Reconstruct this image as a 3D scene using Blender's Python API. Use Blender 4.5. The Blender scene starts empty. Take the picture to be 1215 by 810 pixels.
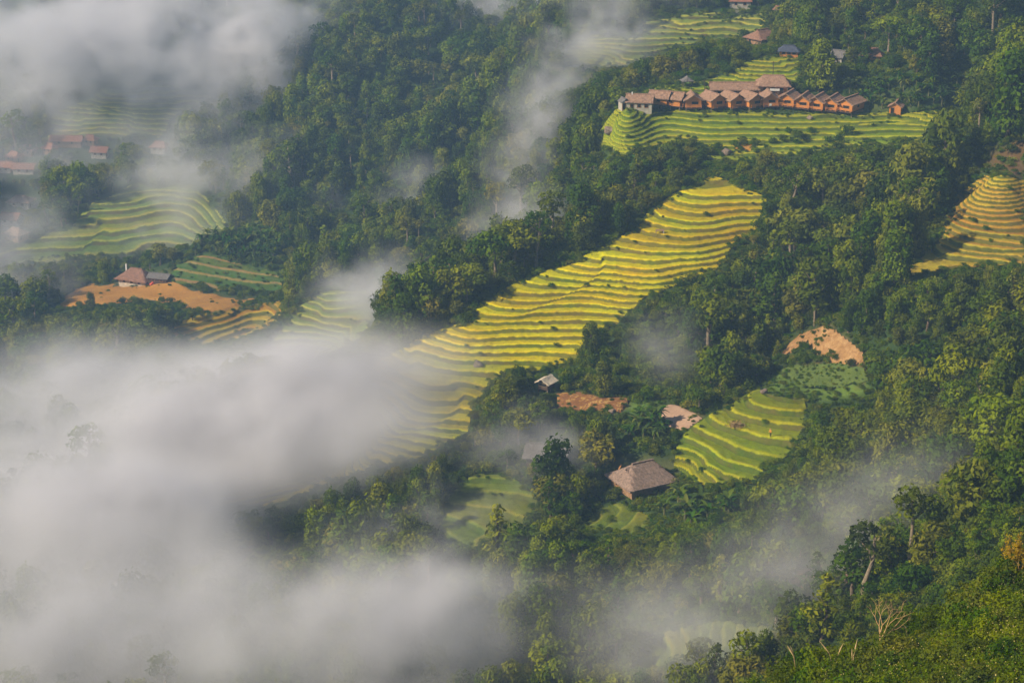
import bpy, bmesh, math, random
import numpy as np
from mathutils import Vector, Matrix

rng = np.random.default_rng(7)
random.seed(7)
S = bpy.context.scene
C = S.collection

# ------------------------------------------------------------------ camera, sky, sun, exposure
PITCH = math.radians(20.0)          # the camera looks down into the valley from a hillside
F_PX = 2267.0                       # focal length in photo pixels (1215 wide)
cam_d = bpy.data.cameras.new('camera')
cam_d.sensor_width = 36.0
cam_d.lens = 36.0 * F_PX / 1215.0
cam_d.clip_start = 0.5
cam_d.clip_end = 8000
cam = bpy.data.objects.new('camera', cam_d)
C.objects.link(cam)
cam.rotation_euler = (math.pi / 2 - PITCH, 0, 0)
S.camera = cam

SUN_EL, SUN_AZ = math.radians(36), math.radians(-112)   # azimuth measured from +Y towards +X
sd = Vector((math.sin(SUN_AZ) * math.cos(SUN_EL), math.cos(SUN_AZ) * math.cos(SUN_EL), math.sin(SUN_EL)))
world = bpy.data.worlds.new('World')
S.world = world
world.use_nodes = True
wn = world.node_tree
sky = wn.nodes.new('ShaderNodeTexSky')
sky.sky_type = 'NISHITA'
sky.sun_disc = False
sky.sun_elevation = SUN_EL
sky.sun_rotation = SUN_AZ
wn.links.new(sky.outputs[0], wn.nodes['Background'].inputs[0])
wn.nodes['Background'].inputs[1].default_value = 0.068
sun_d = bpy.data.lights.new('sun', 'SUN')
sun_d.energy = 5.0
sun_d.angle = math.radians(1.5)
sun_d.color = (1.0, 0.85, 0.63)
sun = bpy.data.objects.new('sun', sun_d)
C.objects.link(sun)
sun.rotation_euler = sd.to_track_quat('Z', 'Y').to_euler()
S.view_settings.view_transform = 'Standard'
S.view_settings.look = 'None'
S.view_settings.exposure = 0.22
S.view_settings.gamma = 1.0
S.cycles.use_denoising = True
S.cycles.max_bounces = 5
S.cycles.diffuse_bounces = 2
S.cycles.glossy_bounces = 2
S.cycles.transmission_bounces = 2
S.cycles.transparent_max_bounces = 8
S.cycles.volume_bounces = 3
S.cycles.use_adaptive_sampling = True
S.cycles.adaptive_threshold = 0.03
S.cycles.volume_step_rate = 1.8
S.cycles.volume_max_steps = 256

FOG = True
FOREST = True

# ------------------------------------------------------------------ pixel <-> place
SP, CP = math.sin(PITCH), math.cos(PITCH)
def pt(u, v, Y):
    """the point on the ray of photo pixel (u, v) at forward ground distance Y"""
    a, b = (u - 607.5) / F_PX, (405.0 - v) / F_PX
    t = Y / (CP + b * SP)
    return np.array([a * t, Y, (-SP + b * CP) * t])
def proj(x, y, z):
    d = y * CP - z * SP
    d = np.maximum(d, 1e-3)
    return 607.5 + F_PX * x / d, 405.0 - F_PX * (y * SP + z * CP) / d, d

# ------------------------------------------------------------------ noise
def _hash(ix, iy, seed):
    h = (ix.astype(np.int64) * 374761393 + iy.astype(np.int64) * 668265263 + seed * 1442695041) & 0x7fffffff
    h = ((h ^ (h >> 13)) * 1274126177) & 0x7fffffff
    return ((h ^ (h >> 16)) & 0xffff) / 65535.0
def vnoise(x, y, seed=0):
    x0, y0 = np.floor(x), np.floor(y)
    fx, fy = x - x0, y - y0
    fx, fy = fx * fx * (3 - 2 * fx), fy * fy * (3 - 2 * fy)
    a, b = _hash(x0, y0, seed), _hash(x0 + 1, y0, seed)
    c, d = _hash(x0, y0 + 1, seed), _hash(x0 + 1, y0 + 1, seed)
    return (a * (1 - fx) + b * fx) * (1 - fy) + (c * (1 - fx) + d * fx) * fy
def fbm(x, y, seed=0, oct=4):
    s, amp, tot = 0.0, 1.0, 0.0
    for i in range(oct):
        s = s + amp * vnoise(x * 2 ** i, y * 2 ** i, seed + i * 17)
        tot += amp
        amp *= 0.5
    return s / tot
def sstep(a, b, x):
    t = np.clip((x - a) / (b - a), 0, 1)
    return t * t * (3 - 2 * t)

# ------------------------------------------------------------------ terrain: thin-plate surface through surveyed points
# photo pixel + forward distance (from the sizes of houses, huts and terrace steps) -> ground points
CTRL = [
 # near slope below the viewer
 (1042,775,103),(1100,738,105),(1160,705,106),(1225,640,108),(960,785,104),(895,812,104),(1130,790,92),(1215,760,90),
 # misty lower right slope
 (1150,600,235),(1200,540,255),(1215,470,290),(1060,640,250),(950,690,262),(1130,680,215),(1190,650,205),
 (850,740,258),(780,790,255),(700,700,278),(600,670,302),(500,760,285),(690,620,318),
 # house bench, small terraces, landslide, right forest
 (870,470,354),(960,440,356),(1020,430,350),(970,390,368),(1075,480,338),
 (1150,450,325),(1200,400,335),(1090,385,350),(1000,300,412),(900,330,408),(840,390,392),(780,430,375),(880,440,368),
 (1190,160,420),(1190,205,402),
 # middle spur: bench below it
 (1060,242,424),(960,222,446),
 # plateau with the huts
 (740,130,494),(800,129,495),(850,128,495),(900,127,495),(950,129,495),(1000,132,494),(1060,133,492),(1130,130,486),
 (860,108,507),(915,110,506),(780,108,508),(930,66,524),(900,85,515),(950,90,512),
 # upper right wooded slope
 (1100,90,497),(1100,40,520),(1034,70,520),(990,72,526),(1215,100,462),(1200,10,512),(1000,15,590),(1100,8,545),(935,58,532),(905,48,600),
 # far top terraces
 # ravine behind the spur and the wooded slopes beyond
 (715,215,487),(690,260,470),(640,300,492),(560,350,480),(480,380,490),
 (600,300,530),(560,230,600),(600,180,625),(640,130,640),(620,60,720),(680,110,600),(730,100,560),
 (450,290,580),(500,270,585),(520,200,640),(550,130,705),(560,60,770),
 (400,250,640),(430,150,690),(400,90,730),(450,25,780),(350,210,665),(330,140,760),(520,20,850),(480,90,735),(380,300,600),
 # left valley: house, fields
 (165,338,588),(200,360,562),(100,358,568),(440,345,520),(430,390,488),
 (30,400,545),(10,500,462),
 (300,625,348),(350,590,360),(250,660,335),(300,720,305),(100,700,325),(0,800,290),(0,690,335),(400,650,325),(400,740,290),(200,800,285),
]
# terrace edges traced in the photo: every edge is level, so each traced line has one height
LINES = []
def line(z, *uv): LINES.extend((u, v, z) for u, v in uv)
_SP = [[(815,208),(853,217)],[(797,226),(821,235),(907,236)],[(788,233),(809,243),(892,244)],[(784,242),(797,252),(889,253)],[(773,254),(785,261),(886,262)],[(759,263),(776,270),(880,271)],
 [(748,272),(767,279),(870,281)],[(729,285),(767,293),(838,295)],[(714,292),(750,300),(827,305)],[(695,301),(726,309),(809,313)],[(675,310),(702,318),(785,324)],[(661,316),(693,325),(788,333)],
 [(643,323),(679,331),(776,340)],[(625,330),(658,338),(738,344)],[(603,338),(619,346),(693,348),(735,354)],[(585,345),(604,355),(700,356)],[(568,354),(581,360),(634,366),(700,366)],
 [(564,366),(590,375),(670,376)],[(560,384),(637,386),(680,386)],[(530,390),(560,397),(670,396)],[(515,396),(560,406),(670,404)],[(500,400),(560,415),(660,412)],[(490,402),(522,417),(602,423),(650,424)],
 [(473,410),(565,433),(640,436)],[(458,417),(492,437),(555,447)],[(445,423),(488,450),(548,462)],[(435,433),(488,467),(548,477)],[(425,443),(488,483),(535,492)],[(410,455),(488,499)],[(395,465),(488,515)],
 [(380,475),(488,531)],[(365,486),(440,530)],[(350,498),(430,546)],[(335,510),(420,560)],[(318,522),(400,572)],[(300,532),(370,575)],[(285,543),(350,585)],[(270,552),(330,592)],[(255,562),(310,600)],[(240,572),(285,603)]]
for k_, l_ in enumerate(_SP): line(-122 - 0.85 * k_ - 0.55 * max(0, k_ - 28), *l_)
for v_ in (131, 145, 160, 175): line(-114.8 - (v_ - 131) * 0.107, *[(u_, v_) for u_ in (725, 770, 830, 890, 950, 1010, 1070, 1130) if v_ < 170 or u_ < 960])
_SM = [[(896,464),(951,482)],[(879,477),(911,494),(956,499)],[(856,488),(894,504),(940,515)],[(834,500),(868,516),(911,532),(940,539)],[(812,507),(859,530),(894,546)],[(803,520),(842,542),(888,562)],[(793,538),(833,558),(884,580)]]
for k_, l_ in enumerate(_SM): line(-137.5 - 1.1 * k_, *l_)
_RT = [[(1159,228),(1222,246)],[(1140,240),(1215,262)],[(1128,259),(1215,276)],[(1133,277),(1215,293)],[(1125,290),(1206,306)],[(1075,318),(1133,312),(1193,318)],[(1045,332),(1062,338),(1140,334)]]
for k_, l_ in enumerate(_RT): line(-114 - 1.1 * k_, *l_)
_BL = [[(207,383),(267,374),(325,354)],[(226,391),(293,370)],[(237,398),(297,377)],[(242,405),(300,385)],[(267,406),(300,397)]]
for k_, l_ in enumerate(_BL): line(-188 - 1.0 * k_, *l_)
for v_ in (350, 375, 400, 425): line(-174 - (v_ - 350) * 0.1, (330 if v_ > 380 else 370, v_ - 5), (400, v_), (440, v_ - 8) if v_ < 380 else (400, v_))
for v_, z_ in ((305,-201),(285,-199.8),(265,-198),(245,-196.4),(225,-194.6)): line(z_, (0, v_ + 12), (90, v_), (160, v_ - 3), (235, v_))
for u_, v_, z_ in ((100,190,-196),(190,180,-194),(20,205,-199),(30,255,-203),(60,170,-193),(120,163,-192),(190,163,-191),(60,145,-189),(120,140,-187),(200,140,-186),(120,115,-181),(180,110,-180),(260,112,-180),(180,85,-174),(240,82,-173),(270,62,-168),(215,65,-168),
  (120,30,-160),(0,60,-172),(0,10,-155),(250,20,-155),(330,40,-160),(370,10,-150),(260,140,-184),(330,150,-182)): line(z_, (u_, v_))
for u_, v_, z_ in ((757,574,-148),(700,545,-147.5),(640,452,-140.6),(200,540,-169),(120,600,-171),(200,440,-181),(120,460,-184),(60,600,-176),(20,560,-184),(270,480,-171),(340,440,-174),(700,462,-141),(660,480,-142.3),(745,474,-141.8),(740,490,-142.2),(800,492,-142),(640,500,-144),(640,560,-149.5),(560,560,-150),(480,580,-151.5),(550,520,-147),(800,575,-148.5)): line(z_, (u_, v_))
for v_, z_ in ((84,-125),(70,-123),(56,-121),(42,-119),(28,-117.2),(15,-115.6),(4,-114)): line(z_, *[(u_, v_) for u_ in (670, 730, 790, 850, 900) if u_ < 880 or v_ < 45])
line(-192.5, (212,340), (270,347), (325,348)); line(-190, (212,322), (270,328), (330,333)); line(-187, (235,307), (290,312), (330,318)); line(-183, (245,285), (300,290), (330,295))
def ptz(u, v, z):
    a, b = (u - 607.5) / F_PX, (405.0 - v) / F_PX
    return pt(u, v, z * (CP + b * SP) / (-SP + b * CP))
P = np.array([pt(*c) for c in CTRL] + [ptz(*c) for c in LINES])
EXTRA = np.array([
 (30,130,-100),(48,135,-95),(62,138,-88),(80,150,-85),(0,0,-4),(30,0,-3),(-40,10,-10),(70,20,-3),(0,45,-50),(-60,60,-75),(60,60,-30),(40,104,-58.5),(0,100,-84),(-60,140,-125),(0,180,-130),(60,160,-105),
 (120,110,-20),(160,200,-40),(220,300,-55),(230,400,-70),(260,500,-55),(320,600,-30),(-120,200,-165),(-260,250,-185),(-420,400,-185),(-520,700,-190),(-560,1000,-180),
 (-300,1250,-140),(0,1300,-60),(300,1000,-20),(0,1000,-110),(500,800,60),(500,400,20),(300,100,20),(-200,-100,-20),(200,-100,30),(-500,100,-180),(-300,1700,20),(300,1600,120),(700,1300,150),(-800,1500,0),(-900,800,-120),
], float)
P = np.vstack([P, EXTRA])
SC = 100.0
def _U(r2): return np.where(r2 > 1e-12, r2 * np.log(np.maximum(r2, 1e-12)), 0.0)
_A = P[:, :2] / SC
_n = len(_A)
_K = _U(((_A[:, None] - _A[None]) ** 2).sum(-1)) + np.eye(_n) * 0.0015
_Q = np.hstack([np.ones((_n, 1)), _A])
_L = np.block([[_K, _Q], [_Q.T, np.zeros((3, 3))]])
_W = np.linalg.solve(_L, np.concatenate([P[:, 2], np.zeros(3)]))
def ground_exact(x, y):
    x, y = np.asarray(x, float), np.asarray(y, float)
    sh = x.shape
    q = np.stack([x.ravel(), y.ravel()], 1) / SC
    out = np.empty(len(q))
    for i in range(0, len(q), 20000):
        b = q[i:i + 20000]
        r2 = ((b[:, None] - _A[None]) ** 2).sum(-1)
        out[i:i + 20000] = _U(r2) @ _W[:_n] + _W[_n] + b @ _W[_n + 1:]
    return out.reshape(sh)
_GS = 3.0
_gx, _gy = np.arange(-420, 421, _GS), np.arange(-30, 1351, _GS)
_G = ground_exact(*np.meshgrid(_gx, _gy))
def ground(x, y):
    x, y = np.asarray(x, float), np.asarray(y, float)
    sh = x.shape; x, y = x.ravel(), y.ravel()
    fx, fy = (x - _gx[0]) / _GS, (y - _gy[0]) / _GS
    ok = (fx > 1) & (fx < len(_gx) - 3) & (fy > 1) & (fy < len(_gy) - 3)
    ix, iy = np.clip(np.floor(fx).astype(int), 1, len(_gx) - 3), np.clip(np.floor(fy).astype(int), 1, len(_gy) - 3)
    tx, ty = fx - ix, fy - iy
    def cw(t): return (-0.5 * t + t * t - 0.5 * t ** 3, 1 - 2.5 * t * t + 1.5 * t ** 3, 0.5 * t + 2 * t * t - 1.5 * t ** 3, -0.5 * t * t + 0.5 * t ** 3)
    wx, wy = cw(tx), cw(ty)
    out = np.zeros(len(x))
    for j in range(4):
        row = np.zeros(len(x))
        for i in range(4): row += wx[i] * _G[iy - 1 + j, ix - 1 + i]
        out += wy[j] * row
    if not ok.all(): out[~ok] = ground_exact(x[~ok], y[~ok])
    return out.reshape(sh)
def hit(u, v, y0=60.0, y1=1250.0):
    """first ground point on a pixel's ray"""
    ys = np.linspace(y0, y1, 600)
    a, b = (u - 607.5) / F_PX, (405.0 - v) / F_PX
    t = ys / (CP + b * SP)
    xs, zs = a * t, (-SP + b * CP) * t
    below = np.nonzero(zs < ground(xs, ys))[0]
    i = below[0] if len(below) else len(ys) - 1
    return np.array([xs[i], ys[i], float(ground(xs[i:i+1], ys[i:i+1])[0])])

# ------------------------------------------------------------------ land use, outlined in the photo and laid on the ground
# name: (outline, nearest Y, farthest Y)
ZONES = {
 'main':   ([(846,206),(912,234),(900,268),(872,290),(850,322),(800,340),(770,356),(735,385),(700,400),(685,430),(640,445),(600,445),(560,475),(552,515),(500,548),(420,565),(330,600),(235,605),(245,560),(330,513),(400,463),(440,428),(500,400),(555,378),(565,358),(600,341),(640,322),(680,306),(715,287),(750,267),(800,232)], 325, 470),
 'hut':    ([(730,129),(1140,134),(1142,172),(1010,176),(965,186),(900,194),(838,192),(832,178),(800,168),(770,178),(745,184),(708,180),(712,160)], 455, 502),
 'upper':  ([(762,114),(772,103),(835,95),(850,92),(905,66),(952,60),(955,92),(935,104),(900,106),(850,113)], 496, 535),
 'far':    ([(664,82),(668,62),(700,42),(755,40),(760,28),(800,16),(905,18),(908,40),(880,46),(830,52),(770,68),(740,82)], 565, 690),
 'right':  ([(1058,330),(1090,302),(1120,277),(1130,235),(1165,203),(1222,213),(1222,312),(1150,320),(1100,328)], 350, 425),
 'small':  ([(793,557),(803,520),(850,488),(900,462),(957,472),(962,510),(932,542),(890,578),(830,573)], 310, 360),
 'fleft':  ([(55,168),(62,135),(100,118),(130,95),(215,72),(240,58),(278,60),(258,112),(212,138),(190,163),(120,166)], 760, 900),
 'mleft':  ([(-5,318),(-5,290),(80,268),(110,235),(160,216),(240,222),(268,265),(228,300),(200,305),(150,306),(85,312)], 610, 745),
 'bleft':  ([(203,396),(214,374),(300,358),(335,352),(335,372),(300,415),(240,408)], 505, 580),
 'cleft':  ([(318,412),(333,385),(380,348),(440,343),(445,380),(412,422),(350,428)], 480, 555),
 'stub':   ([(66,370),(72,350),(110,337),(200,333),(250,347),(335,351),(300,362),(240,376),(203,388),(225,370),(200,358),(100,364)], 540, 610),
 'brown':  ([(655,466),(690,461),(750,471),(738,492),(690,490),(662,484)], 345, 380),
 'pale':   ([(780,483),(800,478),(826,488),(832,496),(810,510),(792,505)], 335, 365),
 'fogrice':([(515,640),(525,590),(560,563),(610,563),(645,590),(625,630),(560,648)], 305, 355),
 'fogrice2':([(688,632),(700,605),(735,592),(775,612),(760,634)], 305, 335),
 'low':    ([(750,800),(775,750),(850,735),(915,742),(905,775),(870,800),(800,812)], 235, 275),
 # not terraced
 'gold1':  ([(866,178),(872,170),(893,168),(908,178),(895,184)], 450, 490),
 'gold2':  ([(925,190),(935,184),(962,183),(965,190),(945,194)], 445, 485),
 'gold3':  ([(842,190),(850,184),(872,186),(868,193)], 445, 485),
 'slip':   ([(928,422),(936,405),(955,388),(985,379),(990,386),(1010,400),(1028,418),(1030,436),(1000,432),(975,428),(955,412),(940,420)], 345, 385),
 'maize':  ([(925,440),(945,428),(1028,434),(1035,452),(1000,462),(950,460)], 335, 370),
 'green':  ([(738,478),(785,473),(785,498),(745,494)], 345, 370),
 'bank':   ([(202,335),(205,308),(260,302),(330,318),(335,350),(250,347)], 560, 625),
 'scar':   ([(1140,205),(1170,175),(1222,155),(1222,213),(1165,203)], 395, 450),
 'redslope':([(900,720),(940,680),(1010,655),(1065,630),(1050,665),(1000,700)], 225, 275),
 'yard':   ([(700,578),(718,535),(800,540),(808,575),(770,600)], 318, 345),
 'lyard':  ([(130,342),(135,322),(200,315),(205,338)], 570, 610),
 'shrub':  ([(672,462),(690,425),(735,392),(790,388),(832,420),(838,478),(790,478),(750,468)], 350, 400),
 'hutrow': ([(730,131),(735,112),(1080,112),(1080,134)], 488, 505),
 'fore':   ([(870,830),(890,805),(950,775),(1042,765),(1100,728),(1160,698),(1230,625),(1230,830)], 60, 122),
 'grass2': ([(1120,240),(1150,205),(1170,200),(1165,225),(1130,262),(1060,330),(1050,315),(1100,285)], 350, 425),
 'meadow': ([(898,464),(918,442),(940,436),(1035,452),(1030,478),(985,482),(960,474)], 330, 372),
 'ban1':   ([(732,530),(743,498),(792,497),(798,524)], 320, 362),
 'ban2':   ([(766,630),(788,586),(866,592),(874,626)], 295, 338),
 'ban3':   ([(985,120),(1012,98),(1112,90),(1142,105),(1132,132),(1075,132),(1040,130)], 465, 525),
 'ban4':   ([(226,308),(240,282),(302,268),(334,284),(332,318),(285,314)], 565, 645),
 'path':   ([(866,13),(872,10),(878,22),(886,24),(880,20)], 600, 700),
}
ZP = {k: (np.array(v[0], float), v[1], v[2]) for k, v in ZONES.items()}
def poly_sd(poly, u, v):
    """signed distance in pixels, positive inside"""
    ins = np.zeros(u.shape, bool)
    d2 = np.full(u.shape, 1e12)
    n = len(poly)
    for i in range(n):
        ax, ay = poly[i]
        bx, by = poly[(i + 1) % n]
        ex, ey = bx - ax, by - ay
        t = np.clip(((u - ax) * ex + (v - ay) * ey) / (ex * ex + ey * ey), 0, 1)
        d2 = np.minimum(d2, (u - ax - t * ex) ** 2 + (v - ay - t * ey) ** 2)
        c = (ay > v) != (by > v)
        with np.errstate(divide='ignore', invalid='ignore'):
            xi = ex * (v - ay) / (ey if ey != 0 else 1e-9) + ax
        ins ^= c & (u < xi)
    d = np.sqrt(d2)
    return np.where(ins, d, -d)
def zone_sd(name, x, y, z):
    poly, y0, y1 = ZP[name]
    x, y, z = np.asarray(x, float), np.asarray(y, float), np.asarray(z, float)
    out = np.full(x.shape, -99.0)
    u, v, d = proj(x, y, z)
    lo, hi = poly.min(0) - 30, poly.max(0) + 30
    k = (y > y0) & (y < y1) & (u > lo[0]) & (u < hi[0]) & (v > lo[1]) & (v < hi[1])
    if k.any(): out[k] = _zone_sd(name, x[k], y[k], u[k], v[k])
    return out
def _zone_sd(name, x, y, u, v):
    poly, y0, y1 = ZP[name]
    s = poly_sd(poly, u, v)
    s = s + (fbm(x / 9.0, y / 9.0, 91, 3) - 0.5) * 16.0 - 1.0
    return np.where((y > y0) & (y < y1), s, -99.0)

# ------------------------------------------------------------------ materials
def mat(name):
    m = bpy.data.materials.new(name)
    m.use_nodes = True
    nt = m.node_tree
    return m, nt, nt.nodes['Principled BSDF']
def N(nt, typ, **kw):
    n = nt.nodes.new(typ)
    for k, v in kw.items(): setattr(n, k, v)
    return n
def noise_node(nt, scale, detail=4.0, rough=0.55, coord='Object'):
    tc = N(nt, 'ShaderNodeTexCoord')
    n = N(nt, 'ShaderNodeTexNoise')
    n.inputs['Scale'].default_value = scale
    n.inputs['Detail'].default_value = detail
    n.inputs['Roughness'].default_value = rough
    nt.links.new(tc.outputs[coord], n.inputs['Vector'])
    return n
def ramp(nt, src, stops):
    r = N(nt, 'ShaderNodeValToRGB')
    el = r.color_ramp.elements
    while len(el) > 1: el.remove(el[-1])
    el[0].position, el[0].color = stops[0][0], (*stops[0][1], 1)
    for p, c in stops[1:]:
        e = el.new(p); e.color = (*c, 1)
    nt.links.new(src, r.inputs['Fac'])
    return r
def math_node(nt, op, a, b=None, c=None, clamp=False):
    n = N(nt, 'ShaderNodeMath', operation=op, use_clamp=clamp)
    for i, x in enumerate((a, b, c)):
        if x is None: continue
        if isinstance(x, (int, float)): n.inputs[i].default_value = x
        else: nt.links.new(x, n.inputs[i])
    return n.outputs[0]
def mix_col(nt, fac, a, b, blend='MIX'):
    n = N(nt, 'ShaderNodeMix', data_type='RGBA', blend_type=blend)
    for i, x in ((0, fac), (6, a), (7, b)):
        if isinstance(x, (int, float)): n.inputs[i].default_value = x
        elif isinstance(x, tuple): n.inputs[i].default_value = (*x, 1) if len(x) == 3 else x
        else: nt.links.new(x, n.inputs[i])
    return n.outputs[2]
def bump(nt, b, src, strength, dist):
    n = N(nt, 'ShaderNodeBump')
    n.inputs['Strength'].default_value = strength
    n.inputs['Distance'].default_value = dist
    nt.links.new(src, n.inputs['Height'])
    nt.links.new(n.outputs[0], b.inputs['Normal'])
def plain(name, col, var=0.35, scale=1.5, rough=0.9, bmp=0.3, bd=0.05, stretch=None):
    m, nt, b = mat(name)
    n = noise_node(nt, scale, 5.0, 0.65)
    if stretch:
        mp = N(nt, 'ShaderNodeMapping'); mp.inputs['Scale'].default_value = stretch
        nt.links.new(n.inputs['Vector'].links[0].from_socket, mp.inputs['Vector'])
        nt.links.new(mp.outputs[0], n.inputs['Vector'])
    lo = tuple(c * (1 - var) for c in col); hi = tuple(min(1, c * (1 + var)) for c in col)
    r = ramp(nt, n.outputs['Fac'], [(0.3, lo), (0.7, hi)])
    nt.links.new(r.outputs[0], b.inputs['Base Color'])
    b.inputs['Roughness'].default_value = rough
    b.inputs['Specular IOR Level'].default_value = 0.25
    if bmp: bump(nt, b, n.outputs['Fac'], bmp, bd)
    return m
def ground_material():
    m, nt, b = mat('ground')
    at = N(nt, 'ShaderNodeAttribute', attribute_name='tone')
    n1 = noise_node(nt, 0.35, 6.0, 0.65)
    n2 = noise_node(nt, 2.4, 4.0, 0.7)
    f = math_node(nt, 'ADD', math_node(nt, 'MULTIPLY', n1.outputs['Fac'], 0.9), math_node(nt, 'MULTIPLY', n2.outputs['Fac'], 0.9))
    f = math_node(nt, 'ADD', f, 0.1)
    v = N(nt, 'ShaderNodeVectorMath', operation='SCALE')
    nt.links.new(at.outputs['Color'], v.inputs[0]); nt.links.new(f, v.inputs['Scale'])
    nt.links.new(v.outputs[0], b.inputs['Base Color'])
    b.inputs['Roughness'].default_value = 0.95
    b.inputs['Specular IOR Level'].default_value = 0.15
    bump(nt, b, n2.outputs['Fac'], 0.6, 0.25)
    return m
def terrace_material(name, tread, lip, riser, soil, r, soil_amt=0.5, fine=3.2):
    """rice on the flat tread, a lighter lip, grass and bare earth on the step face; 'level' counts steps uphill"""
    m, nt, b = mat(name)
    at = N(nt, 'ShaderNodeAttribute', attribute_name='level')
    big = noise_node(nt, 0.06, 3.0, 0.6)
    mid = noise_node(nt, 0.5, 4.0, 0.65)
    fin = noise_node(nt, fine, 3.0, 0.75)
    lv = math_node(nt, 'ADD', at.outputs['Fac'], math_node(nt, 'MULTIPLY', math_node(nt, 'SUBTRACT', mid.outputs['Fac'], 0.5), 0.14))
    fr = math_node(nt, 'FRACT', lv)
    par = math_node(nt, 'FLOOR', lv)
    wn_ = N(nt, 'ShaderNodeTexWhiteNoise', noise_dimensions='1D'); nt.links.new(par, wn_.inputs['W'])
    # tread colour: from lip to the inside
    edge = 1.0 - r
    t1 = ramp(nt, fr, [(0.0, lip), (0.22, tread), (edge - 0.05, tuple(c * 0.9 for c in tread)), (edge, riser), (edge + r * 0.62, riser), (edge + r * 0.8, lip)])
    # each field ripens differently
    hue = N(nt, 'ShaderNodeHueSaturation')
    nt.links.new(t1.outputs[0], hue.inputs['Color'])
    hv = math_node(nt, 'ADD', 0.485, math_node(nt, 'MULTIPLY', wn_.outputs['Value'], 0.04))
    hv = math_node(nt, 'ADD', hv, math_node(nt, 'MULTIPLY', math_node(nt, 'SUBTRACT', big.outputs['Fac'], 0.5), 0.10))
    nt.links.new(hv, hue.inputs['Hue'])
    val = math_node(nt, 'ADD', 0.12, math_node(nt, 'MULTIPLY', fin.outputs['Fac'], 0.85))
    val = math_node(nt, 'ADD', val, math_node(nt, 'MULTIPLY', mid.outputs['Fac'], 0.85))
    wn2 = N(nt, 'ShaderNodeTexWhiteNoise', noise_dimensions='1D'); nt.links.new(math_node(nt, 'ADD', par, 31.7), wn2.inputs['W'])
    val = math_node(nt, 'ADD', val, math_node(nt, 'MULTIPLY', math_node(nt, 'SUBTRACT', wn2.outputs['Value'], 0.5), 0.28))
    nt.links.new(val, hue.inputs['Value'])
    # earth showing on the step faces
    inr = math_node(nt, 'GREATER_THAN', fr, edge)
    inr = math_node(nt, 'MULTIPLY', inr, math_node(nt, 'LESS_THAN', fr, edge + r * 0.66))
    patch = ramp(nt, noise_node(nt, 0.16, 5.0, 0.7).outputs['Fac'], [(0.5 - 0.1, (0, 0, 0)), (0.62, (1, 1, 1))])
    sf = math_node(nt, 'MULTIPLY', math_node(nt, 'MULTIPLY', inr, patch.outputs[0]), soil_amt)
    col = mix_col(nt, sf, hue.outputs[0], soil)
    nt.links.new(col, b.inputs['Base Color'])
    b.inputs['Roughness'].default_value = 0.9
    b.inputs['Specular IOR Level'].default_value = 0.05
    bump(nt, b, fin.outputs['Fac'], 0.7, 0.22)
    return m
def field_material(name, stops, scale, scale2):
    m, nt, b = mat(name)
    n1 = noise_node(nt, scale, 6.0, 0.7)
    n2 = noise_node(nt, scale2, 3.0, 0.7)
    f = math_node(nt, 'ADD', math_node(nt, 'MULTIPLY', n1.outputs['Fac'], 0.6), math_node(nt, 'MULTIPLY', n2.outputs['Fac'], 0.4))
    r = ramp(nt, f, stops)
    nt.links.new(r.outputs[0], b.inputs['Base Color'])
    b.inputs['Roughness'].default_value = 0.95
    b.inputs['Specular IOR Level'].default_value = 0.1
    bump(nt, b, n2.outputs['Fac'], 0.7, 0.2)
    return m
def leaf_material(name, dark, mid, light, trans=0.25, spread=1.0):
    m, nt, b = mat(name)
    at = N(nt, 'ShaderNodeAttribute', attribute_name='tint')
    oi = N(nt, 'ShaderNodeObjectInfo')
    f = math_node(nt, 'ADD', math_node(nt, 'MULTIPLY', at.outputs['Fac'], 0.55), math_node(nt, 'MULTIPLY', oi.outputs['Random'], 0.45))
    r = ramp(nt, f, [(0.12, dark), (0.5, mid), (0.88, light)])
    # hue drift from tree to tree
    wn_ = N(nt, 'ShaderNodeTexWhiteNoise', noise_dimensions='1D'); nt.links.new(oi.outputs['Random'], wn_.inputs['W'])
    hue = N(nt, 'ShaderNodeHueSaturation'); nt.links.new(r.outputs[0], hue.inputs['Color'])
    nt.links.new(math_node(nt, 'ADD', 0.5 - 0.025 * spread, math_node(nt, 'MULTIPLY', wn_.outputs['Value'], 0.045 * spread)), hue.inputs['Hue'])
    nt.links.new(math_node(nt, 'ADD', 0.98, math_node(nt, 'MULTIPLY', wn_.outputs['Value'], 0.22)), hue.inputs['Saturation'])
    nt.links.new(hue.outputs[0], b.inputs['Base Color'])
    b.inputs['Roughness'].default_value = 0.65
    b.inputs['Specular IOR Level'].default_value = 0.08
    tr = N(nt, 'ShaderNodeBsdfTranslucent')
    nt.links.new(hue.outputs[0], tr.inputs['Color'])
    mx = N(nt, 'ShaderNodeMixShader'); mx.inputs[0].default_value = trans
    nt.links.new(b.outputs[0], mx.inputs[1]); nt.links.new(tr.outputs[0], mx.inputs[2])
    nt.links.new(mx.outputs[0], nt.nodes['Material Output'].inputs['Surface'])
    return m

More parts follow.
